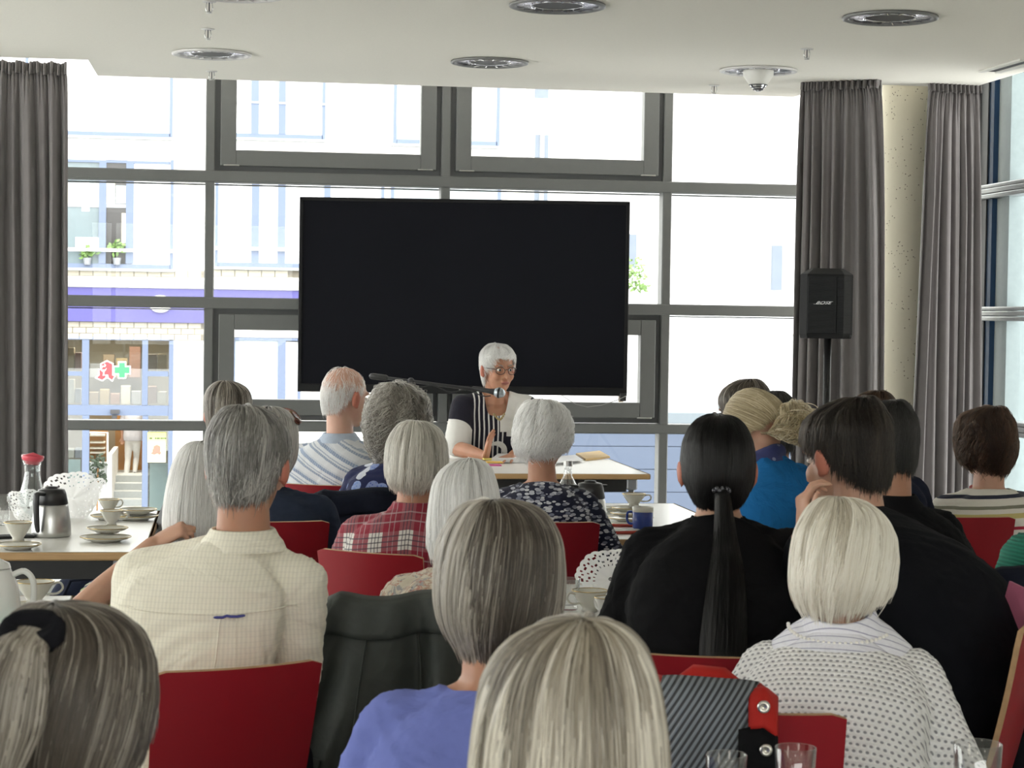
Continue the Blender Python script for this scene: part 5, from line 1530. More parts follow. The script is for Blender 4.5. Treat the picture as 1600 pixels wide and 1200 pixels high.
# --- second row
hd = hs_('grey', 'short', 16000, rad=.00075, K=8, len=.42, rx=.091, ry=.108, crown=(-.05, 0), zb=MAN_ZB, clumps=190, clump=.6, tint0=.36, tint_c=.42, messy=.12, puff=.05, fly=.03, cap_s=.93, rag=.05, rootmax=.96, tintf=lambda t0, a, z: .12 * (z < -.05) - .06)
cream = g_cream()
m2 = person('grey haired man in a cream striped shirt, with ruddy ears', (389, 634), 4.62, AW - 6, hd, sw=.215, bulk=.92, hs=1.02, toff=.131, skin_m=skin_b, garment=cream, sleeve=1.1, seed=15, hpitch=6, hyaw=-2, garm_fold=.006, arms=((-.10, .36, .80), (.10, .38, .80), ((-.12, -.2, -1), (.12, -.2, -1))), collar=(cream, .036, .070), lean=(.085, .10), shift=-.055)
def on_back(p, x, z, lift=.0):
    """the point of a person's garment straight behind (x, z)"""
    ok, co, no, _ = p['garm'].ray_cast(Vector((x, -1.5, z)), Vector((0, 1, 0)))
    return (co + no * lift) if ok else Vector((x, -.2, z))
bpy.context.view_layer.update()
lz = m2['nb'].z - .120
MB().tube([on_back(m2, x, lz + .30 * (x - m2['nb'].x + .055) ** 2, .0015) for x in np.linspace(m2['nb'].x - .24, m2['nb'].x + .135, 40)], .0022, 6).build('yoke_seam', cream, m2['root'], smooth=True)
for dx in (-.016, .016):
    MB().tube([on_back(m2, m2['nb'].x + .01 + dx * (1 + .8 * t), lz - .28 * t, .001) for t in np.linspace(0, 1, 24)], .0020, 6).build('box_pleat', cream, m2['root'], smooth=True)
MB().tube([on_back(m2, x, lz - .004, .005) for x in np.linspace(m2['nb'].x - .014, m2['nb'].x + .036, 8)], [(.0065, .003)] * 8, 8).build('locker_loop', cloth('blue_loop', (.07, .075, .26)), m2['root'], smooth=True)

hd = hs_('black', 'sleek', 14000, rad=.0007, K=11, rx=.088, ry=.104, crown=(0, 0), zb=((0, .085), (40, .075), (60, .03), (75, -.01), (100, -.03), (130, -.085), (180, -.10)), clumps=60, clump=.25, tint0=.45, tint_c=.25, messy=.02, fly=.004, rag=.02)
w14 = person('woman in black with a long black ponytail down her back', (1122, 647), 4.86, AW, hd, sw=.192, bulk=1.2, toff=.128, neck=(.055, .135), garment=black_c, sleeve=.95, seed=16, hpitch=4, lean=(0, .16), arms=((-.24, .40, .79), (.20, .42, .79), ((-.3, -.2, -1), (.3, -.2, -1))), garm_fold=.006, scoop=None)
hm = w14['hm']; nb = w14['nb']
bk_ = lambda u, dy=.0: w14['spine'](u) + Vector((0, -.178 - dy, 0))
path = [hm @ Vector((0, -.095, -.045)), hm @ Vector((.002, -.122, -.075)), nb + Vector((.004, -.128, -.02)), bk_(.86, -.020), bk_(.74, .0) + Vector((-.006, 0, 0)), bk_(.58, .012) + Vector((-.014, 0, 0)), bk_(.42, .022) + Vector((-.022, 0, 0)), bk_(.24, .03) + Vector((-.030, 0, 0))]
tail_hair(w14['cap'], path, [.016, .018, .026, .034, .040, .044, .040, .024], 6000, H['black'], 22, rad=.0008, tint0=.5, fly=.16, flat=1.0, rag=.08)
m = MB(); m.T = hm
for k in range(7): m.ell((-.018 + .006 * k, -.118 - .004 * math.sin(k), -.052 + .004 * (k % 2)), (.006, .006, .007), None, 8, 6)
m.build('hair_clip', plain('dark_glitter_clip', (.06, .06, .07), .15, .6), w14['root'], smooth=True)

hd = hs_('darkbrown', 'short', 14000, rad=.00075, K=9, len=.5, rx=.092, ry=.112, crown=(-.045, .01), zb=((0, .075), (40, .07), (62, .03), (80, .01), (90, .0), (100, .0), (114, -.035), (140, -.066), (180, -.074)), clumps=110, clump=.5, tint0=.38, tint_c=.30, messy=.12, puff=.07, fly=.03, rootmax=.96)
m17 = person('dark haired man in black leaning forward with folded hands at his chin', (1322, 621), 4.9, 32, hd, sw=.20, bulk=1.06, shift=-.03, hs=1.05, toff=.134, garment=blackn_c, sleeve=1.9, seed=17, neck=(.06, .165), hyaw=-4, hpitch=10, lean=(-.04, .34), arms=(('px', 1254, 842, 4.60), ('px', 1292, 842, 4.66), ((-.6, .1, -1), (.7, .1, -1))), elbows=(('px', 1240, 960, 4.75), ('px', 1330, 960, 4.6)), fine=True, garm_fold=.004, sag=.10,
   hands=(dict(d=(.1, .1, 1), n=(.75, -.5, .1), curl=40, side=-1), dict(d=(-.25, .1, .95), n=(-.8, .45, 0), curl=62, side=1)))

# --- left side behind the man
hd = hs_('white', 'bob', 9000, rad=.0007, K=10, rx=.094, ry=.106, zb=BOB_S, crown=(-.04, 0), clumps=70, clump=.5, tint0=.50, tint_c=.25, messy=.05, puff=.04, rag=.05)
w3 = person('white haired woman resting her cheek on her hand behind the cream shirted man', (322, 688), 5.7, AW - 10, hd, sw=.185, bulk=1.05, toff=.136, garment=g_denimprint(), sleeve=.7, seed=18, hpitch=10, lean=(0, .12), fine=True,
   arms=(('px', 240, 852, 5.55), (.18, .34, .78), ((-1, -.25, -.9), (.8, -.3, -.5))), elbows=(('px', 118, 962, 5.45), None), hands=(dict(d=(.85, .1, .5), n=(.3, .5, -.8), curl=62, side=1), dict(d=(0, 1, -.2), n=(0, 0, -1), curl=20)))

hd = hs_('mouse', 'short', 6000, rad=.0009, K=9, rx=.092, ry=.106, zb=BOB_S, crown=(-.05, .0), clumps=60, clump=.55, tint0=.55, tint_c=.28, messy=.05, puff=.05)
person('woman with straight brown grey hair by the window frame, far end of the hall', (357, 592), 8.1, AW - 6, hd, sw=.18, toff=.136, garment=greyc, sleeve=1.9, seed=19, hpitch=4)
hd = hs_('grey', 'full', 6000, rad=.0009, K=9, rx=.092, ry=.106, zb=BOB_S, clumps=60, clump=.5, tint0=.8, tint_c=.2, messy=.08, puff=.04)
w5 = person('grey haired woman with tortoiseshell sunglasses pushed up on her head', (425, 634), 7.6, AW - 10, hd, sw=.225, bulk=1.15, toff=.138, garment=cloth('dark_denim', (.022, .030, .052), .25), garment_name='jacket', sleeve=1.9, seed=20, hpitch=6)
hm = w5['hm']
tort_m = plain('tortoiseshell', (.10, .028, .018), .2, var=.5, scale=60)
m = MB(); m.tube([hm @ Vector((.105 * math.sin(a), .045 + .070 * math.cos(a) - .05 * abs(math.sin(a)), .128 - .05 * abs(math.sin(a)) ** 2.5)) for a in np.linspace(-1.9, 1.9, 24)], [(.0055, .011)] * 24, 8)
sgl = m.build('sunglasses', tort_m, None, smooth=True)
# keep the sunglasses a thing of their own, resting on the hair
sgl.location = w5['root'].location; sgl.rotation_euler = w5['root'].rotation_euler
tag(sgl, 'tortoiseshell sunglasses pushed up into grey hair', 'sunglasses')
lm_ = plain('brown_tinted_lens', (.16, .10, .05), .1)
for s in (-1, 1):
    l = MB(); l.ell(hm @ Vector((s * .048, .085, .108)), (.027, .008, .021), hm.to_3x3() @ Matrix.Rotation(R(35), 3, 'X'), 14, 8); l.build('lens', lm_, sgl, smooth=True)

def bald_mask(t0, a, u, z): return (u < np.clip((.095 - z) / .10, .05, 1.0))
hd = hs_('white', 'short', 6000, rad=.00055, K=5, len=.10, rx=.0815, ry=.1005, zb=MAN_ZB, crown=(-.02, 0), clumps=200, clump=.2, tint0=.7, messy=.05, fly=.01, cap=False, mask=bald_mask, rootmax=.98, puff=.0, prof=[(.121, 0), (.119, .22), (.109, .50), (.088, .75), (.055, .94), (.015, 1.0), (-.025, .97), (-.06, .88), (-.09, .78), (-.115, .70), (-.14, .62)])
m6 = person('bald man with cropped white hair in a blue and white striped shirt', (541, 573), 9.2, AW - 26, hd, sw=.225, bulk=1.1, hs=1.12, toff=.121, skin_m=skin_c, garment=g_bluewhite(), sleeve=1.0, seed=23, hyaw=-22, hpitch=6, lean=(0, .10), collar=(cloth('pale_blue_collar', (.42, .48, .58)), .034, .07), neck_r=.060)
hd = hs_('curlgrey', 'round', 9000, rad=.0009, K=14, rx=.100, ry=.112, zb=BOB_ZB, clumps=130, clump=.6, curl=.021, curlf=8, tint0=.5, tint_c=.34, messy=.14, puff=.16, fly=.03, rag=.08, lift=.05)
w7 = person('woman with thick curly grey hair in a blue circle print top', (624, 596), 8.5, AW - 18, hd, sw=.185, bulk=1.05, hs=1.04, toff=.150, garment=g_circles(), sleeve=.9, seed=24, hpitch=4, scoop=(.085, -.02, -.02))
hd = hs_('fair', 'full', 9000, rad=.0008, K=10, rx=.094, ry=.108, zb=SHORT_BACK, clumps=120, clump=.5, tint0=.55, tint_c=.24, messy=.05, puff=.05, len=.65, crown=(-.055, 0), rootmax=.95)
plaid = g_plaid()
person('grey blond man in a red and white plaid shirt', (652, 657), 6.72, AW - 4, hd, sw=.215, bulk=1.1, hs=1.02, toff=.138, skin_m=skin_b, garment=plaid, sleeve=1.6, neck=(.05, .168), seed=25, hpitch=6, lean=(0, .10), collar=(plaid, .036, .068))
hd = hs_('white', 'bob', 10000, rad=.0008, K=10, rx=.092, ry=.106, zb=BOB_S, crown=(-.02, .015), clumps=90, clump=.5, tint0=.5, tint_c=.24, messy=.05, puff=.05, swirl=-.2)
person('white haired woman in a beige flower print blouse', (726, 713), 5.6, AW, hd, sw=.19, bulk=1.1, toff=.136, garment=g_floral(), sleeve=.9, seed=26, hpitch=8, scoop=(.08, -.02, -.015), lean=(-.01, .08))
hd = hs_('white', 'full', 9000, rad=.0009, K=10, rx=.098, ry=.110, zb=((0, .085), (40, .075), (62, .03), (78, .0), (100, -.03), (125, -.065), (180, -.088)), clumps=120, clump=.55, curl=.007, curlf=4, tint0=.5, tint_c=.26, messy=.14, puff=.10, len=.6, rag=.04, fly=.03, rootmax=.95)
person('white haired woman in a navy blouse with pale leaf print', (851, 624), 7.66, AW - 6, hd, sw=.185, bulk=1.08, hs=1.0, toff=.142, skin_m=skin_b, garment=g_leaves(), sleeve=1.0, seed=27, hyaw=-8, hpitch=10, lean=(0, .08), scoop=(.075, -.02, -.012))

# --- the woman speaking
sd_ = 12.0
hd = hs_('white', 'short', 6000, rad=.0009, K=8, len=.40, rx=.091, ry=.107, zb=((0, .072), (25, .060), (45, .068), (58, .055), (72, .03), (84, .0), (98, .0), (120, -.06), (180, -.10)), crown=(-.055, -.02), clumps=120, clump=.5, tint0=.6, tint_c=.22, messy=.22, puff=.08, fly=.03, rootmax=.97, rag=.05, swirl=-.8)
tl = P(779, 536, sd_)
SPK_TOP = tl.z - .134 * 1.12 - .135 * 1.12
lady = person('woman with short white hair and dark glasses speaking in a black and white blouse', (779, 536), sd_, 186, hd, sw=.225, bulk=1.15, hs=1.12, toff=.134, skin_m=skin_b, garment=g_lady(SPK_TOP - .02), garment_name='blouse', sleeve=.92, seed=28, fine=True, hyaw=12, hpitch=3, lean=(0, .12), neck=(.085, .135), scoop=(.082, -.075, -.01), garm_fold=.004,
   arms=(('px', 800, 712, 11.75), ('px', 758, 713, 11.70), ((-.9, .1, -.5), (.95, -.05, -.5))), elbows=(None, ('px', 712, 700, 11.95)), hands=(dict(d=(.6, .5, -.1), n=(0, 0, -1), curl=20), dict(d=(-.12, .22, .95), n=(-.75, .55, .0), curl=8, side=-1, spread=3, thumb=20, sc=1.0)))
hm, hs2 = lady['hm'], lady['hs']
fr_m = plain('dark_spectacle_frame', (.035, .018, .016), .3)
sp = empty('spectacles', lady['root'].location + Vector((0, 0, 0)), lady['root'].rotation_euler.z, 'dark rimmed spectacles worn by the woman speaking', 'glasses')
lens_m = thin_glass('spectacle_lens', (.97, .975, .98), .25)
for s in (-1, 1):
    rim = [hm @ (Vector((s * .033 + .0235 * math.cos(a), .1035 - .010 * abs(s * .033 + .0235 * math.cos(a)) / .05, -.004 + .0195 * math.sin(a))) * hs2) for a in np.linspace(0, 2 * math.pi, 22)]
    MB().tube(rim, .0021, 6).build('rim', fr_m, sp, smooth=True)
    lm2 = MB(); lm2.v = [tuple(v) for v in rim[:-1]]; lm2.f = [tuple(range(21))]; lm2.mi = [0]; lm2.build('lens', lens_m, sp)
    MB().tube([hm @ (Vector(v) * hs2) for v in ((s * .057, .092, .004), (s * .080, .05, .006), (s * .084, -.005, .004), (s * .082, -.02, -.012))], .0022, 6).build('temple', fr_m, sp, smooth=True)
MB().tube([hm @ (Vector(v) * hs2) for v in ((-.010, .1025, .0), (0, .108, .004), (.010, .1025, .0))], .0022, 6).build('bridge', fr_m, sp, smooth=True)
nb = lady['nb']
m = MB()
for k in range(9): m.ell(nb + Vector((-.03 + .0075 * k, .125 + .012 * math.sin(k / 8 * 3.14), -.115 - .03 * math.sin(k / 8 * 3.14))), (.007, .007, .007), None, 8, 6)
m.build('necklace', plain('amber_necklace', (.35, .27, .12), .3), lady['root'], smooth=True)

# --- right side
hd = hs_('blond', 'sleek', 9000, rad=.0009, K=12, rx=.091, ry=.122, rot=-62, crown=(0, .0), zb=((0, .10), (45, .09), (65, .03), (85, -.03), (105, -.07), (180, -.10)), clumps=70, clump=.35, tint0=.5, tint_c=.26, messy=.03, rag=.03, prof=[(.118, 0), (.116, .24), (.106, .53), (.086, .78), (.055, .95), (.01, 1.0), (-.035, .96), (-.07, .84), (-.095, .66), (-.112, .45), (-.122, .25)])
w15 = person('blond woman in a bright blue jacket with a curly gathered ponytail', (1178, 611), 6.75, 28, hd, sw=.19, bulk=1.05, toff=.128, garment=bright_c, garment_name='jacket', sleeve=1.9, seed=29, neck=(.05, .105), hyaw=14, hpitch=10, lean=(0, .14), scoop=(.075, -.02, -.015), garm_fold=.006)
hm = w15['hm']
path = [hm @ Vector(v) for v in ((.0, -.10, .035), (.004, -.130, .030), (.006, -.150, .0), (.004, -.152, -.035), (0, -.140, -.06))]
tail_hair(w15['cap'], path, [.018, .040, .050, .046, .028], 1300, H['blond'], 30, K=28, curl=.026, curlf=2.2, rad=.0012, tint0=.55, fly=.5)
nb = w15['nb']; sc_m = g_scarf(); m = MB()
for k, (r_, z_, t_) in enumerate(((.070, .0, .024), (.078, -.022, .026), (.064, .026, .02))):
    m.tube([nb + Vector((r_ * math.sin(a), .012 + r_ * 1.05 * math.cos(a), z_ + .012 * math.sin(2 * a + k) + .02 * math.cos(a) * -.5)) for a in np.linspace(0, 2 * math.pi, 22)], t_, 10)
link('scarf', fuse(m, .008, 3), sc_m, w15['root'], smooth=True)
hd = hs_('mouse', 'short', 5000, rad=.0009, K=9, rx=.092, ry=.107, zb=BOB_S, crown=(-.03, 0), clumps=60, clump=.5, tint0=.35, tint_c=.2, messy=.05)
w16 = person('brown haired person with glasses seen in profile above the blond ponytail', (1163, 590), 7.9, 38, hd, sw=.19, toff=.136, garment=greyc, sleeve=1.9, seed=31, hyaw=6)
hm = w16['hm']
gl = empty('eyeglasses', w16['root'].location, w16['root'].rotation_euler.z, 'thin dark eyeglasses of the profile face before the bright window', 'glasses')
for s in (-1, 1):
    MB().tube([hm @ Vector((s * .033 + .024 * math.cos(a), .112, -.004 + .017 * math.sin(a))) for a in np.linspace(0, 6.283, 18)], .0028, 6).build('rim', fr_m, gl, smooth=True)
    MB().tube([hm @ Vector(v) for v in ((s * .057, .108, .004), (s * .080, .05, .006), (s * .084, -.01, .004))], .0022, 6).build('temple', fr_m, gl, smooth=True)
hd = hs_('darkgrey', 'short', 5000, rad=.0009, K=8, rx=.092, ry=.107, zb=SHORT_BACK, clumps=60, clump=.4, tint0=.5, tint_c=.2, messy=.06)
person('grey haired person half hidden behind the blond ponytail', (1205, 609), 7.3, 10, hd, sw=.19, toff=.136, garment=navy_c, sleeve=1.9, seed=32)
hd = hs_('darkgrey', 'short', 9000, rad=.00075, K=7, len=.3, rx=.089, ry=.106, zb=MAN_ZB, clumps=160, clump=.4, tint0=.18, tint_c=.2, messy=.10, fly=.02, rootmax=.97)
person('dark grey haired man in a black collared shirt behind the leaning man', (1382, 626), 6.1, 16, hd, sw=.215, bulk=1.1, hs=1.02, toff=.132, skin_m=skin_b, garment=black_c, sleeve=1.5, seed=33, hyaw=8, hpitch=8, lean=(0, .12), collar=(black_c, .036, .068))
hd = hs_('brown', 'full', 5000, rad=.0009, K=9, rx=.094, ry=.107, zb=BOB_S, clumps=60, clump=.45, tint0=.4, tint_c=.22)
person('chestnut haired person mostly hidden before the concrete column', (1366, 610), 7.9, 6, hd, sw=.185, toff=.138, garment=navy_c, sleeve=1.9, seed=34)
hd = hs_('brown', 'full', 9000, rad=.0009, K=11, rx=.100, ry=.110, zb=((0, .08), (38, .06), (55, -.02), (70, -.06), (95, -.085), (130, -.10), (180, -.108)), clumps=80, clump=.5, curl=.009, curlf=5, tint0=.40, tint_c=.30, messy=.10, puff=.08, rag=.05, crown=(-.05, .01))
w20 = person('chestnut haired woman in a cream sweater with coloured stripes', (1539, 633), 8.1, 8, hd, sw=.215, bulk=1.15, hs=1.06, toff=.140, garment=g_bands(), garment_name='sweater', sleeve=1.9, seed=35, hyaw=8, hpitch=6, scoop=(.08, -.02, -.012))
nb = w20['nb']; m = MB()
for a in np.linspace(0, 6.28, 40): m.ell(nb + Vector((.068 * math.sin(a), .012 + .068 * math.cos(a), .014 + .01 * math.cos(a))), (.0055,) * 3, None, 8, 6)
m.build('bead_necklace', plain('red_white_beads', (.5, .10, .10), .3, var=.9, scale=90), w20['root'], smooth=True)
hd = hs_('grey', 'full', 4000, rad=.0008, K=9, rx=.094, ry=.107, zb=BOB_S, tint0=.5)
person('person in a green ribbed sweater, cut off by the picture edge', (1698, 628), 5.2, AW + 10, hd, sw=.20, bulk=1.1, toff=.138, garment=g_corduroy(), garment_name='sweater', sleeve=1.9, seed=36)
# --- the passer-by in the pharmacy door
hd = hs_('darkbrown', 'short', 1500, rad=.002, K=7, rx=.092, ry=.107, zb=SHORT_BACK, tint0=.4)
pb_ = P(208, 614, 40.8)
zst = P(197, 752, 40.8).z
person('passer-by in white trousers climbing the steps inside the pharmacy door', (209, 612), 41.2, AW + 6, hd, sw=.19, toff=.136, garment=cloth('pale_grey_top', (.5, .5, .55)), sleeve=.9, seed=37, arms='side', legs=(((-.10, .02, .50), (-.13, -.05, .10)), ((.06, .14, .55), (.04, .02, .26))), trousers=whitec, gz=P(197, 757, 41.2).z, seated_z=.93, lean=(0, .06))
# ------------------------------------------------------------------ chairs under and behind the people
CH = {}
CH['cream'] = chair_at(376, 1040, AW + 31, 'red plywood chair of the man in the cream shirt')
CH['plaid'] = chair_at(575, 862, AW - 27, 'bright red chair of the man in the plaid shirt, left corner showing')
CH['leaf'] = chair_at(856, 815, AW + 6, 'dark red chair of the woman in leaf print')
CH['tail'] = chair_at(1098, 1023, AW - 8, 'red chair behind the woman with the black ponytail')
CH['knit'] = chair_at(1163, 1110, AW - 8, 'red chair under the red and grey jacket')
CH['bands'] = chair_at(1512, 807, AW + 6, 'dark red chair of the woman in the striped sweater')
CH['denim'] = chair_at(432, 814, AW + 14, 'dark red chair behind the woman with sunglasses on her head')
CH['bald'] = chair_at(500, 757, AW - 16, 'red chair of the bald man')
CH['coat'] = chair_at(626, 942, AW - 2, 'red chair hidden under the dark green coat')
CH['curly'] = chair_at(566, 779, AW - 10, 'red chair with a navy jacket over its back')
CH['green'] = chair_at(1674, 986, AW + 5, 'chair of the person in the green sweater, under a navy coat')
t_ = P(1620, 952, 4.42); o_ = Matrix.Rotation(R(64), 3, 'Z') @ Vector((0, -.29, 0))
CH['side'] = chair((t_.x - o_.x, t_.y - o_.y), R(64), 'taller dark red chair seen edge-on, cut off by the picture edge'); CH['side'].scale = (1.1, 1.1, 1.12)

def drape(ch, name, label, cat, mat, hw, zb, front, flare=(0, 0), folds=5, amp=.02, seed=1, top=.02, x0=0, thick=.014, gap=.02, nv=40):
    """a garment laid over a chair's backrest: front flap, over the top edge, down the back"""
    root = empty(name, ch.location, ch.rotation_euler.z, label, cat)
    q = random.Random(seed); ph = [q.uniform(0, 6.28) for _ in range(6)]
    Lb = BH - zb; tot = front + .06 + Lb
    def fn(u, v):
        s = v * tot; x = (u - .5) * 2
        yb = -.235 - .035 * (1 - min(1, abs(x0 + x * hw) / .186) ** 2)
        if s < front:
            z = BH + top - (front - s); y = yb + .035; dep = (front - s)
        elif s < front + .06:
            t = (s - front) / .06; z = BH + top + .022 * math.sin(math.pi * t); y = yb + .035 - .085 * t; dep = 0
        else:
            dep = s - front - .06; z = BH + top - dep; y = yb - .05 - .03 * min(1, dep * 3) - .08 * dep
        fl = flare[0] if x < 0 else flare[1]
        xx = x0 + x * (hw + fl * dep ** .8)
        f = math.sin(folds * math.pi * u + ph[0] + 1.3 * dep) * .6 + math.sin(folds * 1.7 * math.pi * u + ph[1] - 2 * dep) * .4 + .4 * math.sin(folds * 3.1 * u + 9 * dep + ph[4])
        y -= (gap * min(1, dep * 4) + amp * f * min(1, .25 + dep * 3)) if s > front else -.01
        z += .010 * math.sin(7 * u + ph[2]) - .025 * max(0, abs(x) - .8) / .2
        return (xx, y, z)
    return root, fn, tot, nv
def drape_build(D, mat, name='coat_body', sub=(56, 44), thick=.012):
    root, fn, tot, nv = D
    return MB().grid(fn, *sub).build(name, mat, root, smooth=True, solid=thick)

coat_m = cloth('waxed_dark_green_cloth', (.046, .051, .047), .2, fold=.25, rough=.5)
D = drape(CH['coat'], 'coat', 'long dark green coat hung over a chair back beside the periwinkle blue top', 'coat', coat_m, .19, .10, .30, flare=(.42, .12), folds=5, amp=.042, seed=4, top=.0)
drape_build(D, coat_m)
root, fn = D[0], D[1]
# collar fold along the top edge, stitched seam, side pocket, press studs
cf = lambda u, v: Vector(fn(.06 + .88 * u, (.30 + .045 + .09 * v) / D[2])) + Vector((0, -.012 - .006 * math.sin(math.pi * v), .004))
MB().grid(cf, 40, 6).build('collar', coat_m, root, smooth=True, solid=.008)
for uu in (.34, .62):
    MB().tube([Vector(fn(uu + .02 * math.sin(3 * t), (.42 + .55 * t) / D[2])) + Vector((0, -.009, 0)) for t in np.linspace(0, 1, 16)], .003, 6).build('seam', coat_m, root, smooth=True)
pf = lambda u, v: Vector(fn(.10 + .16 * u, (.72 + .05 * v) / D[2])) + Vector((0, -.014, 0))
MB().grid(pf, 8, 3).build('pocket_flap', coat_m, root, smooth=True, solid=.006)
stud_m = plain('metal_press_stud', (.62, .60, .55), .25, 1)
for vv in (.66, .76, .86, .96):
    c0 = Vector(fn(.035, vv)) + Vector((0, -.010, 0))
    m = MB(); m.T = Matrix.Translation(c0) @ Matrix.Rotation(R(90), 4, 'X'); m.lathe([(0, .006), (.004, .006), (.0045, .003), (.009, .004), (.010, 0), (0, 0)], 14); m.build('press_stud', stud_m, root, smooth=True)

nv_m = cloth('navy_fleece', (.009, .011, .02), .2)
D = drape(CH['curly'], 'jacket', 'dark navy jacket hung over the chair of the curly haired woman', 'jacket', nv_m, .20, .40, .2, flare=(.05, .1), folds=4, amp=.02, seed=6, top=.012)
drape_build(D, nv_m, 'jacket_body')
o = MB().grid(lambda u, v: Vector(D[1](.1 + .8 * u, (.2 + .05 + .08 * v) / D[2])) + Vector((0, -.012, .003)), 24, 5).build('collar', nv_m, D[0], smooth=True, solid=.008)

# red and grey outdoor jacket over the left part of the chair in front of the knit cardigan
rj_m = cloth('red_jacket_shell', (.36, .018, .014), .12, fold=.3, rough=.6)
b = NB('grey_ribbed_panel'); x, y, z = b.sep()
s_ = b.math('SINE', b.math('MULTIPLY', b.math('ADD', b.math('MULTIPLY', x, .80), b.math('MULTIPLY', z, -.50)), 640))
rib_m = b.pbr(b.ramp(b.math('ADD', b.math('MULTIPLY', s_, .5), .5), [(.30, (.016, .018, .022)), (.62, (.17, .19, .215))]), .6, 0, b.bump(s_, .5, .003))
lin_m = cloth('black_jacket_lining', (.007, .007, .008), .2)
ch = CH['knit']
D = drape(ch, 'jacket', 'red jacket with a grey ribbed panel and black lining hung over a red chair', 'jacket', rj_m, .125, .20, .18, flare=(.12, .02), folds=3, amp=.014, seed=9, top=.022, x0=-.075)
drape_build(D, rj_m, 'jacket_body'); root, fn = D[0], D[1]
def rp(u, v):
    # ribbed panel: wraps from the top left edge over to the right and down the middle
    uu = .20 + .50 * u - .10 * v + .22 * (1 - v) * u; vv = (.172 + .50 * v) / D[2]
    return Vector(fn(min(.98, uu), vv)) + Vector((0, -.016 - .014 * math.sin(math.pi * u), (.006 + .026 * math.sin(math.pi * u)) * (1 - v)))
MB().grid(rp, 26, 26).build('ribbed_panel', rib_m, root, smooth=True, solid=.008)
lc = lambda u, v: Vector((-.245 + .10 * u + .02 * v, -.245 - .05 * v - .015 * math.sin(3 * u), BH - .05 + .075 * math.sin(1.8 * u + .4) * (1 - .2 * v) - .10 * v))
MB().grid(lc, 14, 10).build('black_lining', lin_m, root, smooth=True, solid=.010)
hd_ = MB(); hd_.tube([(-.16, -.245, BH + .015), (-.09, -.25, BH + .062), (-.045, -.25, BH + .058), (.01, -.26, BH + .025)], [(.02, .012), (.035, .020), (.035, .020), (.02, .014)], 12); hd_.build('stand_collar', rj_m, root, smooth=True)
cu = lambda u, v: Vector(fn(.80 + .19 * u, (.195 + .085 * v) / D[2])) + Vector((.012, -.026 - .012 * math.sin(math.pi * u), 0))
MB().grid(cu, 10, 12).build('red_placket', rj_m, root, smooth=True, solid=.010)
cu2 = lambda u, v: Vector(fn(.72 + .28 * u, (.275 + .40 * v) / D[2])) + Vector((.012, -.028, 0))
MB().grid(cu2, 10, 12).build('black_hem', lin_m, root, smooth=True, solid=.010)
for (uu, vv, dx) in ((.90, .243, 0), (.90, .318, .004)):
    c0 = Vector(fn(uu, vv / D[2])) + Vector((.012 + dx, -.042, 0))
    m = MB(); m.T = Matrix.Translation(c0) @ Matrix.Rotation(R(90), 4, 'X'); m.lathe([(0, .004), (.0045, .004), (.005, .007), (.011, .006), (.0125, 0), (0, 0)], 16); m.build('press_stud', stud_m, root, smooth=True)
# navy coat and pink folder by the green sweater
p_ = P(1600, 930, 4.9)
D = drape(CH['green'], 'coat', 'dark navy coat over the chair of the person in green', 'coat', nv_m, .21, .30, .25, folds=4, amp=.02, seed=12, top=.135)
drape_build(D, nv_m)
fa = [P(1577, 908, 4.62), P(1640, 938, 4.5), P(1622, 1030, 4.5), P(1569, 1006, 4.62), P(1560, 968, 4.66)]
fo = empty('folder', fa[0], 0, 'pink paper folder standing beside the edge-on red chair', 'folder')
m = MB(); n_ = (fa[1] - fa[0]).cross(fa[3] - fa[0]).normalized() * .006
m._add([p - fa[0] for p in fa] + [p - fa[0] + n_ for p in fa], [(0, 1, 2, 3, 4), (9, 8, 7, 6, 5)] + [(i, i + 5, (i + 1) % 5 + 5, (i + 1) % 5) for i in range(5)])
m.build('folder_cover', plain('pink_card', (.42, .12, .20), .6), fo)

# ------------------------------------------------------------------ things on the tables
china_m = plain('ivory_porcelain', (.62, .61, .55), .18, var=.03)
goldrim_m = plain('gilt_rim', (.50, .38, .18), .25, 1)
glass_m = thin_glass('clear_glass', (.985, .99, .99), 2.2)
steelj_m = plain('brushed_steel', (.55, .55, .54), .28, 1, var=.05)
blackp_m = plain('black_jug_plastic', (.013, .013, .015), .35)
whitep_m = plain('white_glazed_pot', (.70, .70, .68), .2, var=.02)
gid = {}
def cup(loc, label, r=.047, h=.055, rz=0, group='porcelain cups', mat=china_m, handle=True, rimm=goldrim_m):
    o = empty('cup', loc, rz, label, 'cup', group)
    pr = [(0, .004), (r * .40, .002), (r * .45, .0), (r * .38, .010), (r * .55, h * .35), (r * .78, h * .65), (r * .97, h * .95), (r, h), (r - .0025, h - .001), (r * .74, h * .65), (r * .48, h * .35), (0, h * .22)]
    MB().lathe(pr, 32).build('cup_body', mat, o, smooth=True)
    MB().lathe([(r + .0004, h - .0015), (r + .0008, h + .0006), (r - .002, h + .0012), (r - .0026, h - .001)], 32, close=True).build('gilt_rim', rimm, o, smooth=True)
    if handle: MB().curve([(r * .80, 0, h * .82), (r * 1.25, 0, h * .92), (r * 1.42, 0, h * .66), (r * 1.15, 0, h * .42), (r * .64, 0, h * .40)], .0032, 8).build('handle', mat, o, smooth=True)
    return o
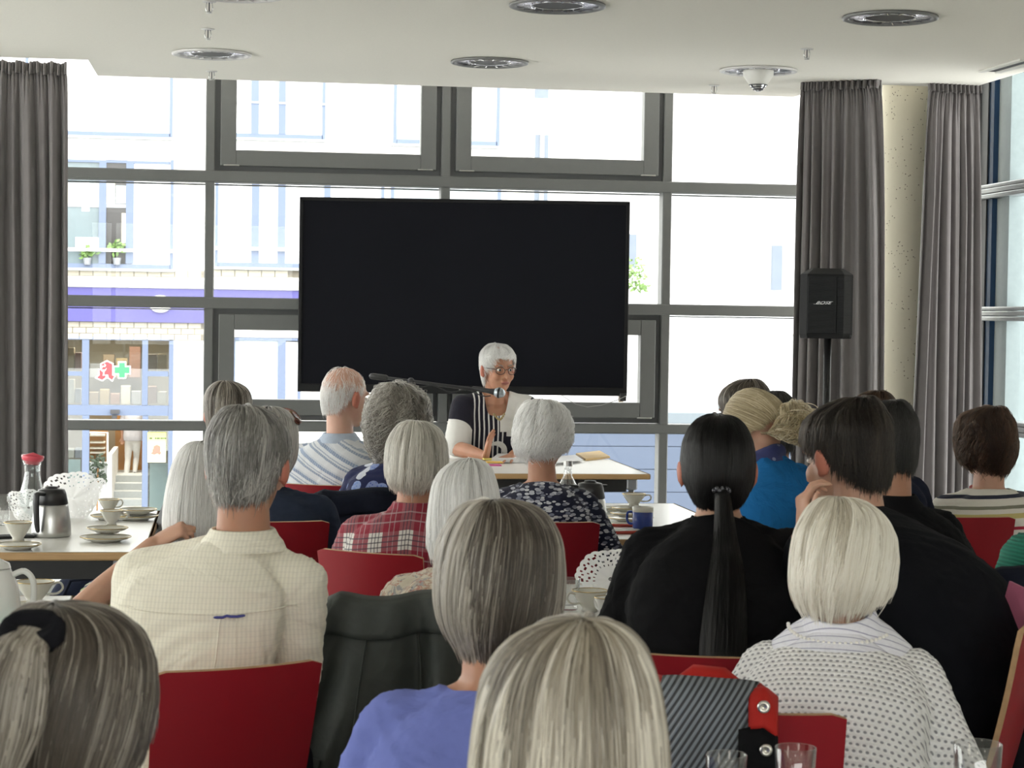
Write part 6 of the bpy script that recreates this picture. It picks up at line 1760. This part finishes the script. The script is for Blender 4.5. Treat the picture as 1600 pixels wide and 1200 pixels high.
def plate(loc, label, r=.07, group='saucers and plates', mat=china_m, name='saucer', rimm=goldrim_m):
    o = empty(name, loc, 0, label, 'plate', group)
    MB().lathe([(0, .002), (r * .5, .001), (r * .55, 0), (r * .60, .004), (r * .85, .010), (r, .017), (r - .001, .019), (r * .82, .0125), (r * .56, .006), (0, .005)], 40).build('plate_body', mat, o, smooth=True)
    MB().lathe([(r + .0004, .0165), (r + .0006, .0185), (r - .0012, .0196), (r - .0014, .0186)], 40, close=True).build('gilt_rim', rimm, o, smooth=True)
    return o
def tumbler(loc, label, r=.033, h=.10, group='glass tumblers'):
    o = empty('tumbler', loc, 0, label, 'glass', group)
    MB().lathe([(0, 0), (r * .84, 0), (r * .88, .004), (r, h - .001), (r - .001, h), (r - .0022, h - .001), (r * .80, .014), (0, .012)], 40).build('glass_body', glass_m, o, smooth=True)
    return o
def jug(loc, label, rz=0, r=.072, h=.185):
    o = empty('vacuum_jug', loc, rz, label, 'jug')
    MB().lathe([(0, 0), (r * .92, 0), (r, .006), (r * 1.0, .02), (r * .97, h * .3), (r * .86, h * .60), (r * .78, h * .66), (0, h * .66)], 40).build('steel_body', steelj_m, o, smooth=True)
    MB().lathe([(r * .80, h * .64), (r * .84, h * .66), (r * .74, h * .86), (r * .70, h * .90), (r * .62, h * .91), (0, h * .91)], 40).build('neck_band', blackp_m, o, smooth=True)
    MB().lathe([(r * .70, h * .895), (r * .66, h * .935), (r * .45, h * .955), (r * .34, h * .96), (r * .32, h * .99), (0, h * 1.0)], 32).build('lid', blackp_m, o, smooth=True)
    MB().curve([(0, -r * .66, h * .86), (0, -r * 1.20, h * .88), (0, -r * 1.40, h * .80), (0, -r * 1.34, h * .35), (0, -r * 1.24, h * .16)], [(.010, .008), (.012, .008), (.013, .008), (.012, .008), (.009, .006)], 12).build('handle', blackp_m, o, smooth=True)
    MB().prism([(-.012, r * .62), (.012, r * .62), (.006, r * .98), (-.006, r * .98)], h * .86, h * .91, 'xy').build('spout', blackp_m, o)
    return o
b = NB('paper_lace')
_d, _t, _m = b.n('ShaderNodeBsdfDiffuse'), b.n('ShaderNodeBsdfTranslucent'), b.n('ShaderNodeMixShader')
_cl = b.mix(b.noise(40, 2), (.86, .86, .86), (.92, .92, .92)); b.put(_d.inputs[0], _cl); b.put(_t.inputs[0], _cl); _m.inputs[0].default_value = .55
b.nt.links.new(_d.outputs[0], _m.inputs[1]); b.nt.links.new(_t.outputs[0], _m.inputs[2]); b.nt.links.new(_m.outputs[0], b.out.inputs[0])
lace_m = b.m
def doily(name, loc, label, r, tilt, rz, bend=.25):
    """paper lace: real holes, scalloped rim"""
    o = empty(name, loc, rz, label, 'doily', 'white paper lace doilies')
    nu, nv = 96, 14
    def fn(u, v):
        a = 2 * math.pi * u; rr = r * (.06 + .94 * v)
        if v > .95: rr *= 1 + .035 * abs(math.sin(12 * a))
        x, y = rr * math.cos(a), rr * math.sin(a)
        z = bend * (x * x) / r + .006 * math.sin(6 * a) * v
        return Matrix.Rotation(tilt, 3, 'X') @ Vector((x, y, z))
    def skip(i, j):
        if j < 6 or j >= 13: return False
        if j in (11, 12): return (i + (j == 12) * 2) % 4 in (0,) or (j == 11 and i % 8 in (3, 4))
        if j in (8, 9): return i % 6 in (1, 2) if j == 8 else i % 6 in (4,)
        return j == 6 and i % 4 == 0
    MB().grid(fn, nu, nv, skip).build('paper_lace', lace_m, o)
    return o
TZ = .7405
def on(px, py, z=TZ): return onZ(px, py, z)
# left table
jl = on(80, 838); jug(jl, 'steel vacuum jug with black lid and handle on the left table', R(AW) + R(-20))
cl = on(50, 812)
cf_ = empty('carafe', cl, 0, 'glass water carafe with a red lid behind the steel jug', 'carafe')
MB().lathe([(0, 0), (.052, 0), (.056, .006), (.056, .06), (.050, .10), (.034, .155), (.029, .185), (.031, .215), (.038, .235), (.036, .2345), (.029, .214), (.027, .185), (.032, .155), (.047, .10), (.053, .06), (.053, .012), (0, .010)], 40).build('glass_body', thin_glass('carafe_glass', (.96, .975, .975), 1.2), cf_, smooth=True)
red_l = plain('raspberry_red_lid', (.55, .06, .09), .3)
m = MB(); m.T = Matrix.Translation((0, 0, .232)) @ Matrix.Rotation(R(5), 4, 'Y')
m.lathe([(0, -.012), (.026, -.012), (.031, .0), (.040, .004), (.045, .018), (.043, .024), (.030, .016), (0, .014)], 36); m.build('lid', red_l, cf_, smooth=True)
m = MB(); m.T = Matrix.Translation((0, 0, .232)) @ Matrix.Rotation(R(5), 4, 'Y'); m.tube([(-.028, 0, .018), (0, 0, .026), (.030, 0, .020)], [.007, .010, .006], 8); m.build('lid_ridge', red_l, cf_, smooth=True)
doily('paper_doily', on(113, 808) + Vector((0, .0, .075)), 'white paper lace doily standing behind the steel jug', .115, R(62), R(AW), .5)
doily('paper_doily', on(135, 802) + Vector((0, .03, .06)), 'white paper lace doily leaning behind the ivory cups', .10, R(50), R(AW - 25), .5)
doily('paper_doily', on(55, 815) + Vector((-.03, .05, .05)), 'white paper lace doily beside the carafe foot', .09, R(45), R(AW + 30), .4)
pl = on(165, 846)
plate(pl, 'large flat plate under the front ivory cup, left table', .092, name='plate')
plate(on(168, 840) + Vector((0, 0, .019)), 'saucer under the front ivory cup, left table', .075)
cup(on(174, 833) + Vector((0, 0, .030)), 'ivory cup standing on two plates, front of the pair on the left table', .044, .056, R(10))
plate(on(170, 812), 'saucer of the rear ivory cup, left table', .072)
cup(on(170, 810) + Vector((0, 0, .022)), 'ivory cup with gilt rim behind the front cup on the left table', .043, .055, R(30))
plate(on(212, 812), 'ivory plate near the right end of the left table', .090, name='plate')
plate(on(216, 810) + Vector((0, 0, .02)), 'smaller plate lying on the ivory plate at the left table\'s end', .075)
plate(on(28, 858), 'ivory saucer near the left picture edge', .080)
cup(on(28, 853) + Vector((0, 0, .018)), 'tall ivory cup with gilt rim on the saucer at the left picture edge', .050, .066, R(80))
tumbler(on(0, 820), 'glass tumbler at the left picture edge on the left table', .040, .115)
ph_ = empty('phone', on(22, 840), R(20), 'dark phone lying behind the ivory cup at the left edge', 'phone')
MB().box((-.07, -.036, 0), (.07, .036, .009), .004).build('phone_body', blackp_m, ph_); MB().box((-.064, -.031, .009), (.064, .031, .0098)).build('phone_screen', screen_m, ph_)
# table at lower left
pb2 = on(-8, 985)
pt_ = empty('white_pot', pb2, R(-8), 'white porcelain pot with a loop handle at the left edge', 'pot')
MB().lathe([(0, 0), (.045, 0), (.058, .01), (.066, .06), (.058, .12), (.042, .155), (.036, .165), (.034, .163), (.040, .15), (.055, .12), (.062, .06), (0, .012)], 36).build('pot_body', whitep_m, pt_, smooth=True)
MB().lathe([(.040, .163), (.036, .175), (.015, .185), (.008, .19), (.010, .20), (0, .205)], 28).build('lid', whitep_m, pt_, smooth=True)
MB().curve([(.045, 0, .145), (.075, 0, .155), (.098, 0, .13), (.098, 0, .07), (.085, 0, .035), (.058, 0, .03)], .008, 10).build('handle', whitep_m, pt_, smooth=True)
MB().curve([(-.055, 0, .05), (-.09, 0, .10), (-.105, 0, .15)], [.018, .013, .009], 10).build('spout', whitep_m, pt_, smooth=True)
plate(on(54, 956), 'saucer of the wide ivory cup at lower left', .085)
cup(on(54, 952) + Vector((0, 0, .018)), 'wide ivory cup beside the white pot at lower left', .054, .060, R(10))
teal_c = plain('turquoise_glaze', (.30, .58, .52), .25)
plate(on(4, 984) + Vector((0.02, -.10, 0)), 'turquoise saucer at the left edge below the white pot', .075, mat=teal_c)
# middle table
tumbler(on(884, 952), 'glass tumbler between the brown grey bob and the ponytail', .040, .088)
cup(on(921, 955), 'wide ivory bowl cup beside the tumbler, middle table', .052, .060, R(200))
cup(on(948, 968), 'small white cream jug beside the black sleeve, middle table', .036, .062, R(120), mat=whitep_m)
plate(on(948, 985), 'ivory saucer before the small cream jug, middle table', .065)
doily('paper_doily', on(955, 935) + Vector((.0, .02, .055)), 'white paper lace doily beside the black sleeve', .095, R(60), R(AW - 20), .4)
# table with stacked cups
jug(on(921, 830), 'steel vacuum jug with black top behind the leaf print shoulder', R(-85), .070, .20)
plate(on(985, 815), 'lowest plate of the stack beside the leaf print blouse', .095, name='plate')
plate(on(985, 815) + Vector((0, 0, .019)), 'second plate of the stack beside the leaf print blouse', .085)
plate(on(985, 814) + Vector((0, 0, .038)), 'topmost plate of the stack beside the leaf print blouse', .08)
cup(on(990, 812) + Vector((0, 0, .056)), 'ivory cup on top of the plate stack beside the black sleeve', .050, .052, R(-10))
plate(on(965, 800), 'ivory saucer left of the plate stack', .075)
sp2 = empty('teaspoon', on(962, 802) + Vector((0, 0, .022)), R(30), 'steel teaspoon lying across the saucer by the plate stack', 'spoon')
MB().tube([(-.065, 0, 0), (.03, 0, .006)], [.002, .0025], 6).build('spoon_handle', steelj_m, sp2, smooth=True); MB().ell((.045, 0, .006), (.018, .011, .004), None, 12, 6).build('spoon_bowl', steelj_m, sp2, smooth=True)
blue_mug = plain('blue_glazed_mug', (.02, .05, .26), .2)
o = empty('mug', on(1004, 826), R(150), 'blue mug with a pale rim beside the black sleeve', 'cup')
MB().lathe([(0, 0), (.036, 0), (.040, .004), (.042, .078), (.039, .077), (.037, .01), (0, .008)], 32).build('mug_body', blue_mug, o, smooth=True)
MB().lathe([(.0405, .066), (.0422, .068), (.0426, .086), (.041, .087), (.039, .086), (.0385, .066)], 32, close=True).build('mug_rim', china_m, o, smooth=True)
MB().curve([(.040, 0, .065), (.062, 0, .062), (.066, 0, .04), (.058, 0, .02), (.040, 0, .018)], .005, 8).build('handle', blue_mug, o, smooth=True)
red_case = plain('coral_red_case', (.42, .05, .035), .4)
for (px, py, rz_, lab, dz) in ((975, 833, 12, 'coral red phone case lying face up near the table edge', 0), (970, 822, -6, 'second coral red phone lying behind the first', 0)):
    ph_ = empty('phone', on(px, py), R(rz_), lab, 'phone')
    MB().box((-.074, -.038, 0), (.074, .038, .012), .005).build('phone_case', red_case, ph_); MB().box((-.068, -.033, .012), (.068, .033, .0128)).build('phone_screen', china_m, ph_)
bt = empty('bottle', on(886, 822), 0, 'clear bumpy glass water bottle behind the white haired woman in leaf print', 'bottle')
MB().lathe([(0, 0), (.040, 0), (.042, .006), (.043, .13), (.036, .165), (.018, .20), (.014, .235), (.017, .245), (.015, .246), (.012, .235), (.015, .20), (.033, .163), (.040, .13), (.039, .01), (0, .008)], 32).build('glass_body', glass_m, bt, smooth=True)
m = MB()
for k in range(12):
    for j in range(8):
        a = 2 * math.pi * (k + .5 * (j % 2)) / 12; m.ell((.0425 * math.cos(a), .0425 * math.sin(a), .02 + .015 * j), (.006, .006, .006), None, 6, 5)
tag(m.build('glass_bumps', glass_m, bt, smooth=True), kind='stuff')
MB().lathe([(0, .24), (.018, .24), (.018, .262), (0, .264)], 20).build('cap', steelj_m, bt)
# speaker's table
pap_m = plain('white_paper', (.74, .74, .76), .7, var=.02); env_m = plain('brown_envelope', (.46, .31, .12), .7, var=.08)
def sheet(name, pts, z, th, mat, label, cat, group=None):
    w = [onZ(x, y, z) for x, y in pts]; c0 = sum(w, Vector()) / len(w); o = empty(name, c0, 0, label, cat, group)
    m = MB().prism([(p.x - c0.x, p.y - c0.y) for p in w], 0, th, 'xy'); m.build(name + '_body' if name != 'envelope' else 'envelope_paper', mat, o); return o
o = sheet('document_stack', [(768, 724), (778, 716), (832, 714), (850, 722)], TZ + .002, .028, pap_m, 'thick stack of papers with pink index tabs before the woman speaking', 'papers')
for k, (cc, px) in enumerate((((.6, .1, .3), 769), ((.7, .45, .1), 771), ((.62, .5, .12), 766))):
    p_ = onZ(px, 722 - 2 * k, TZ + .02) - o.location; MB().box((p_.x - .04, p_.y - .03, -.004 + .010 * k), (p_.x + .05, p_.y + .04, .004 + .010 * k), .002).build('index_tab', plain('index_tab_%s' % ('pink', 'orange', 'yellow')[k], cc, .6), o)
sheet('envelope', [(900, 711), (937, 707), (953, 716), (915, 720)], TZ + .001, .012, env_m, 'brown envelope lying on the table of the woman speaking', 'envelope')
sheet('paper_sheet', [(862, 714), (899, 711), (911, 719), (868, 724)], TZ + .014, .002, pap_m, 'white paper sheet lying partly on the brown envelope', 'paper')
sheet('paper_sheet', [(700, 722), (738, 720), (736, 728), (694, 730)], TZ + .001, .003, pap_m, 'white paper sheet beside the speaking woman\'s elbow', 'paper')
# tumblers at the lower right
for (px, py, d_, r_, h_, lab) in ((1135, 1178, 3.05, .031, .095, 'small glass tumbler in front of the red and grey jacket'), (1243, 1167, 3.05, .031, .098, 'glass tumbler in front of the red chair, right of the small one'), (1528, 1161, 2.95, .035, .105, 'larger glass tumbler at the lower right before the dark floor')):
    t_ = P(px, py, d_); zt = t_.z - h_
    k = (CAM.z - (TZ + h_)) / (CAM.z - t_.z)
    p_ = CAM + (t_ - CAM) * k; tumbler((p_.x, p_.y, TZ), lab, r_ * k, h_)
# bag under the left table
bg_ = on(130, 925, .25)
bo = empty('bag', (bg_.x, bg_.y, 0), 0, 'dark navy cloth bag on the floor under the left table', 'bag')
m = MB(); m.ell((0, 0, .17), (.17, .12, .18), None, 18, 12); m.box((-.15, -.10, 0.005), (.15, .10, .15), .03)
link('bag_body', fuse(m, .015, 6), cloth('navy_bag_cloth', (.014, .018, .035), .3), bo, smooth=True)
MB().tube([(-.08, -.10, .25), (-.05, -.13, .32), (.05, -.13, .33), (.09, -.10, .25)], .008, 8).build('bag_strap', nv_m, bo, smooth=True)
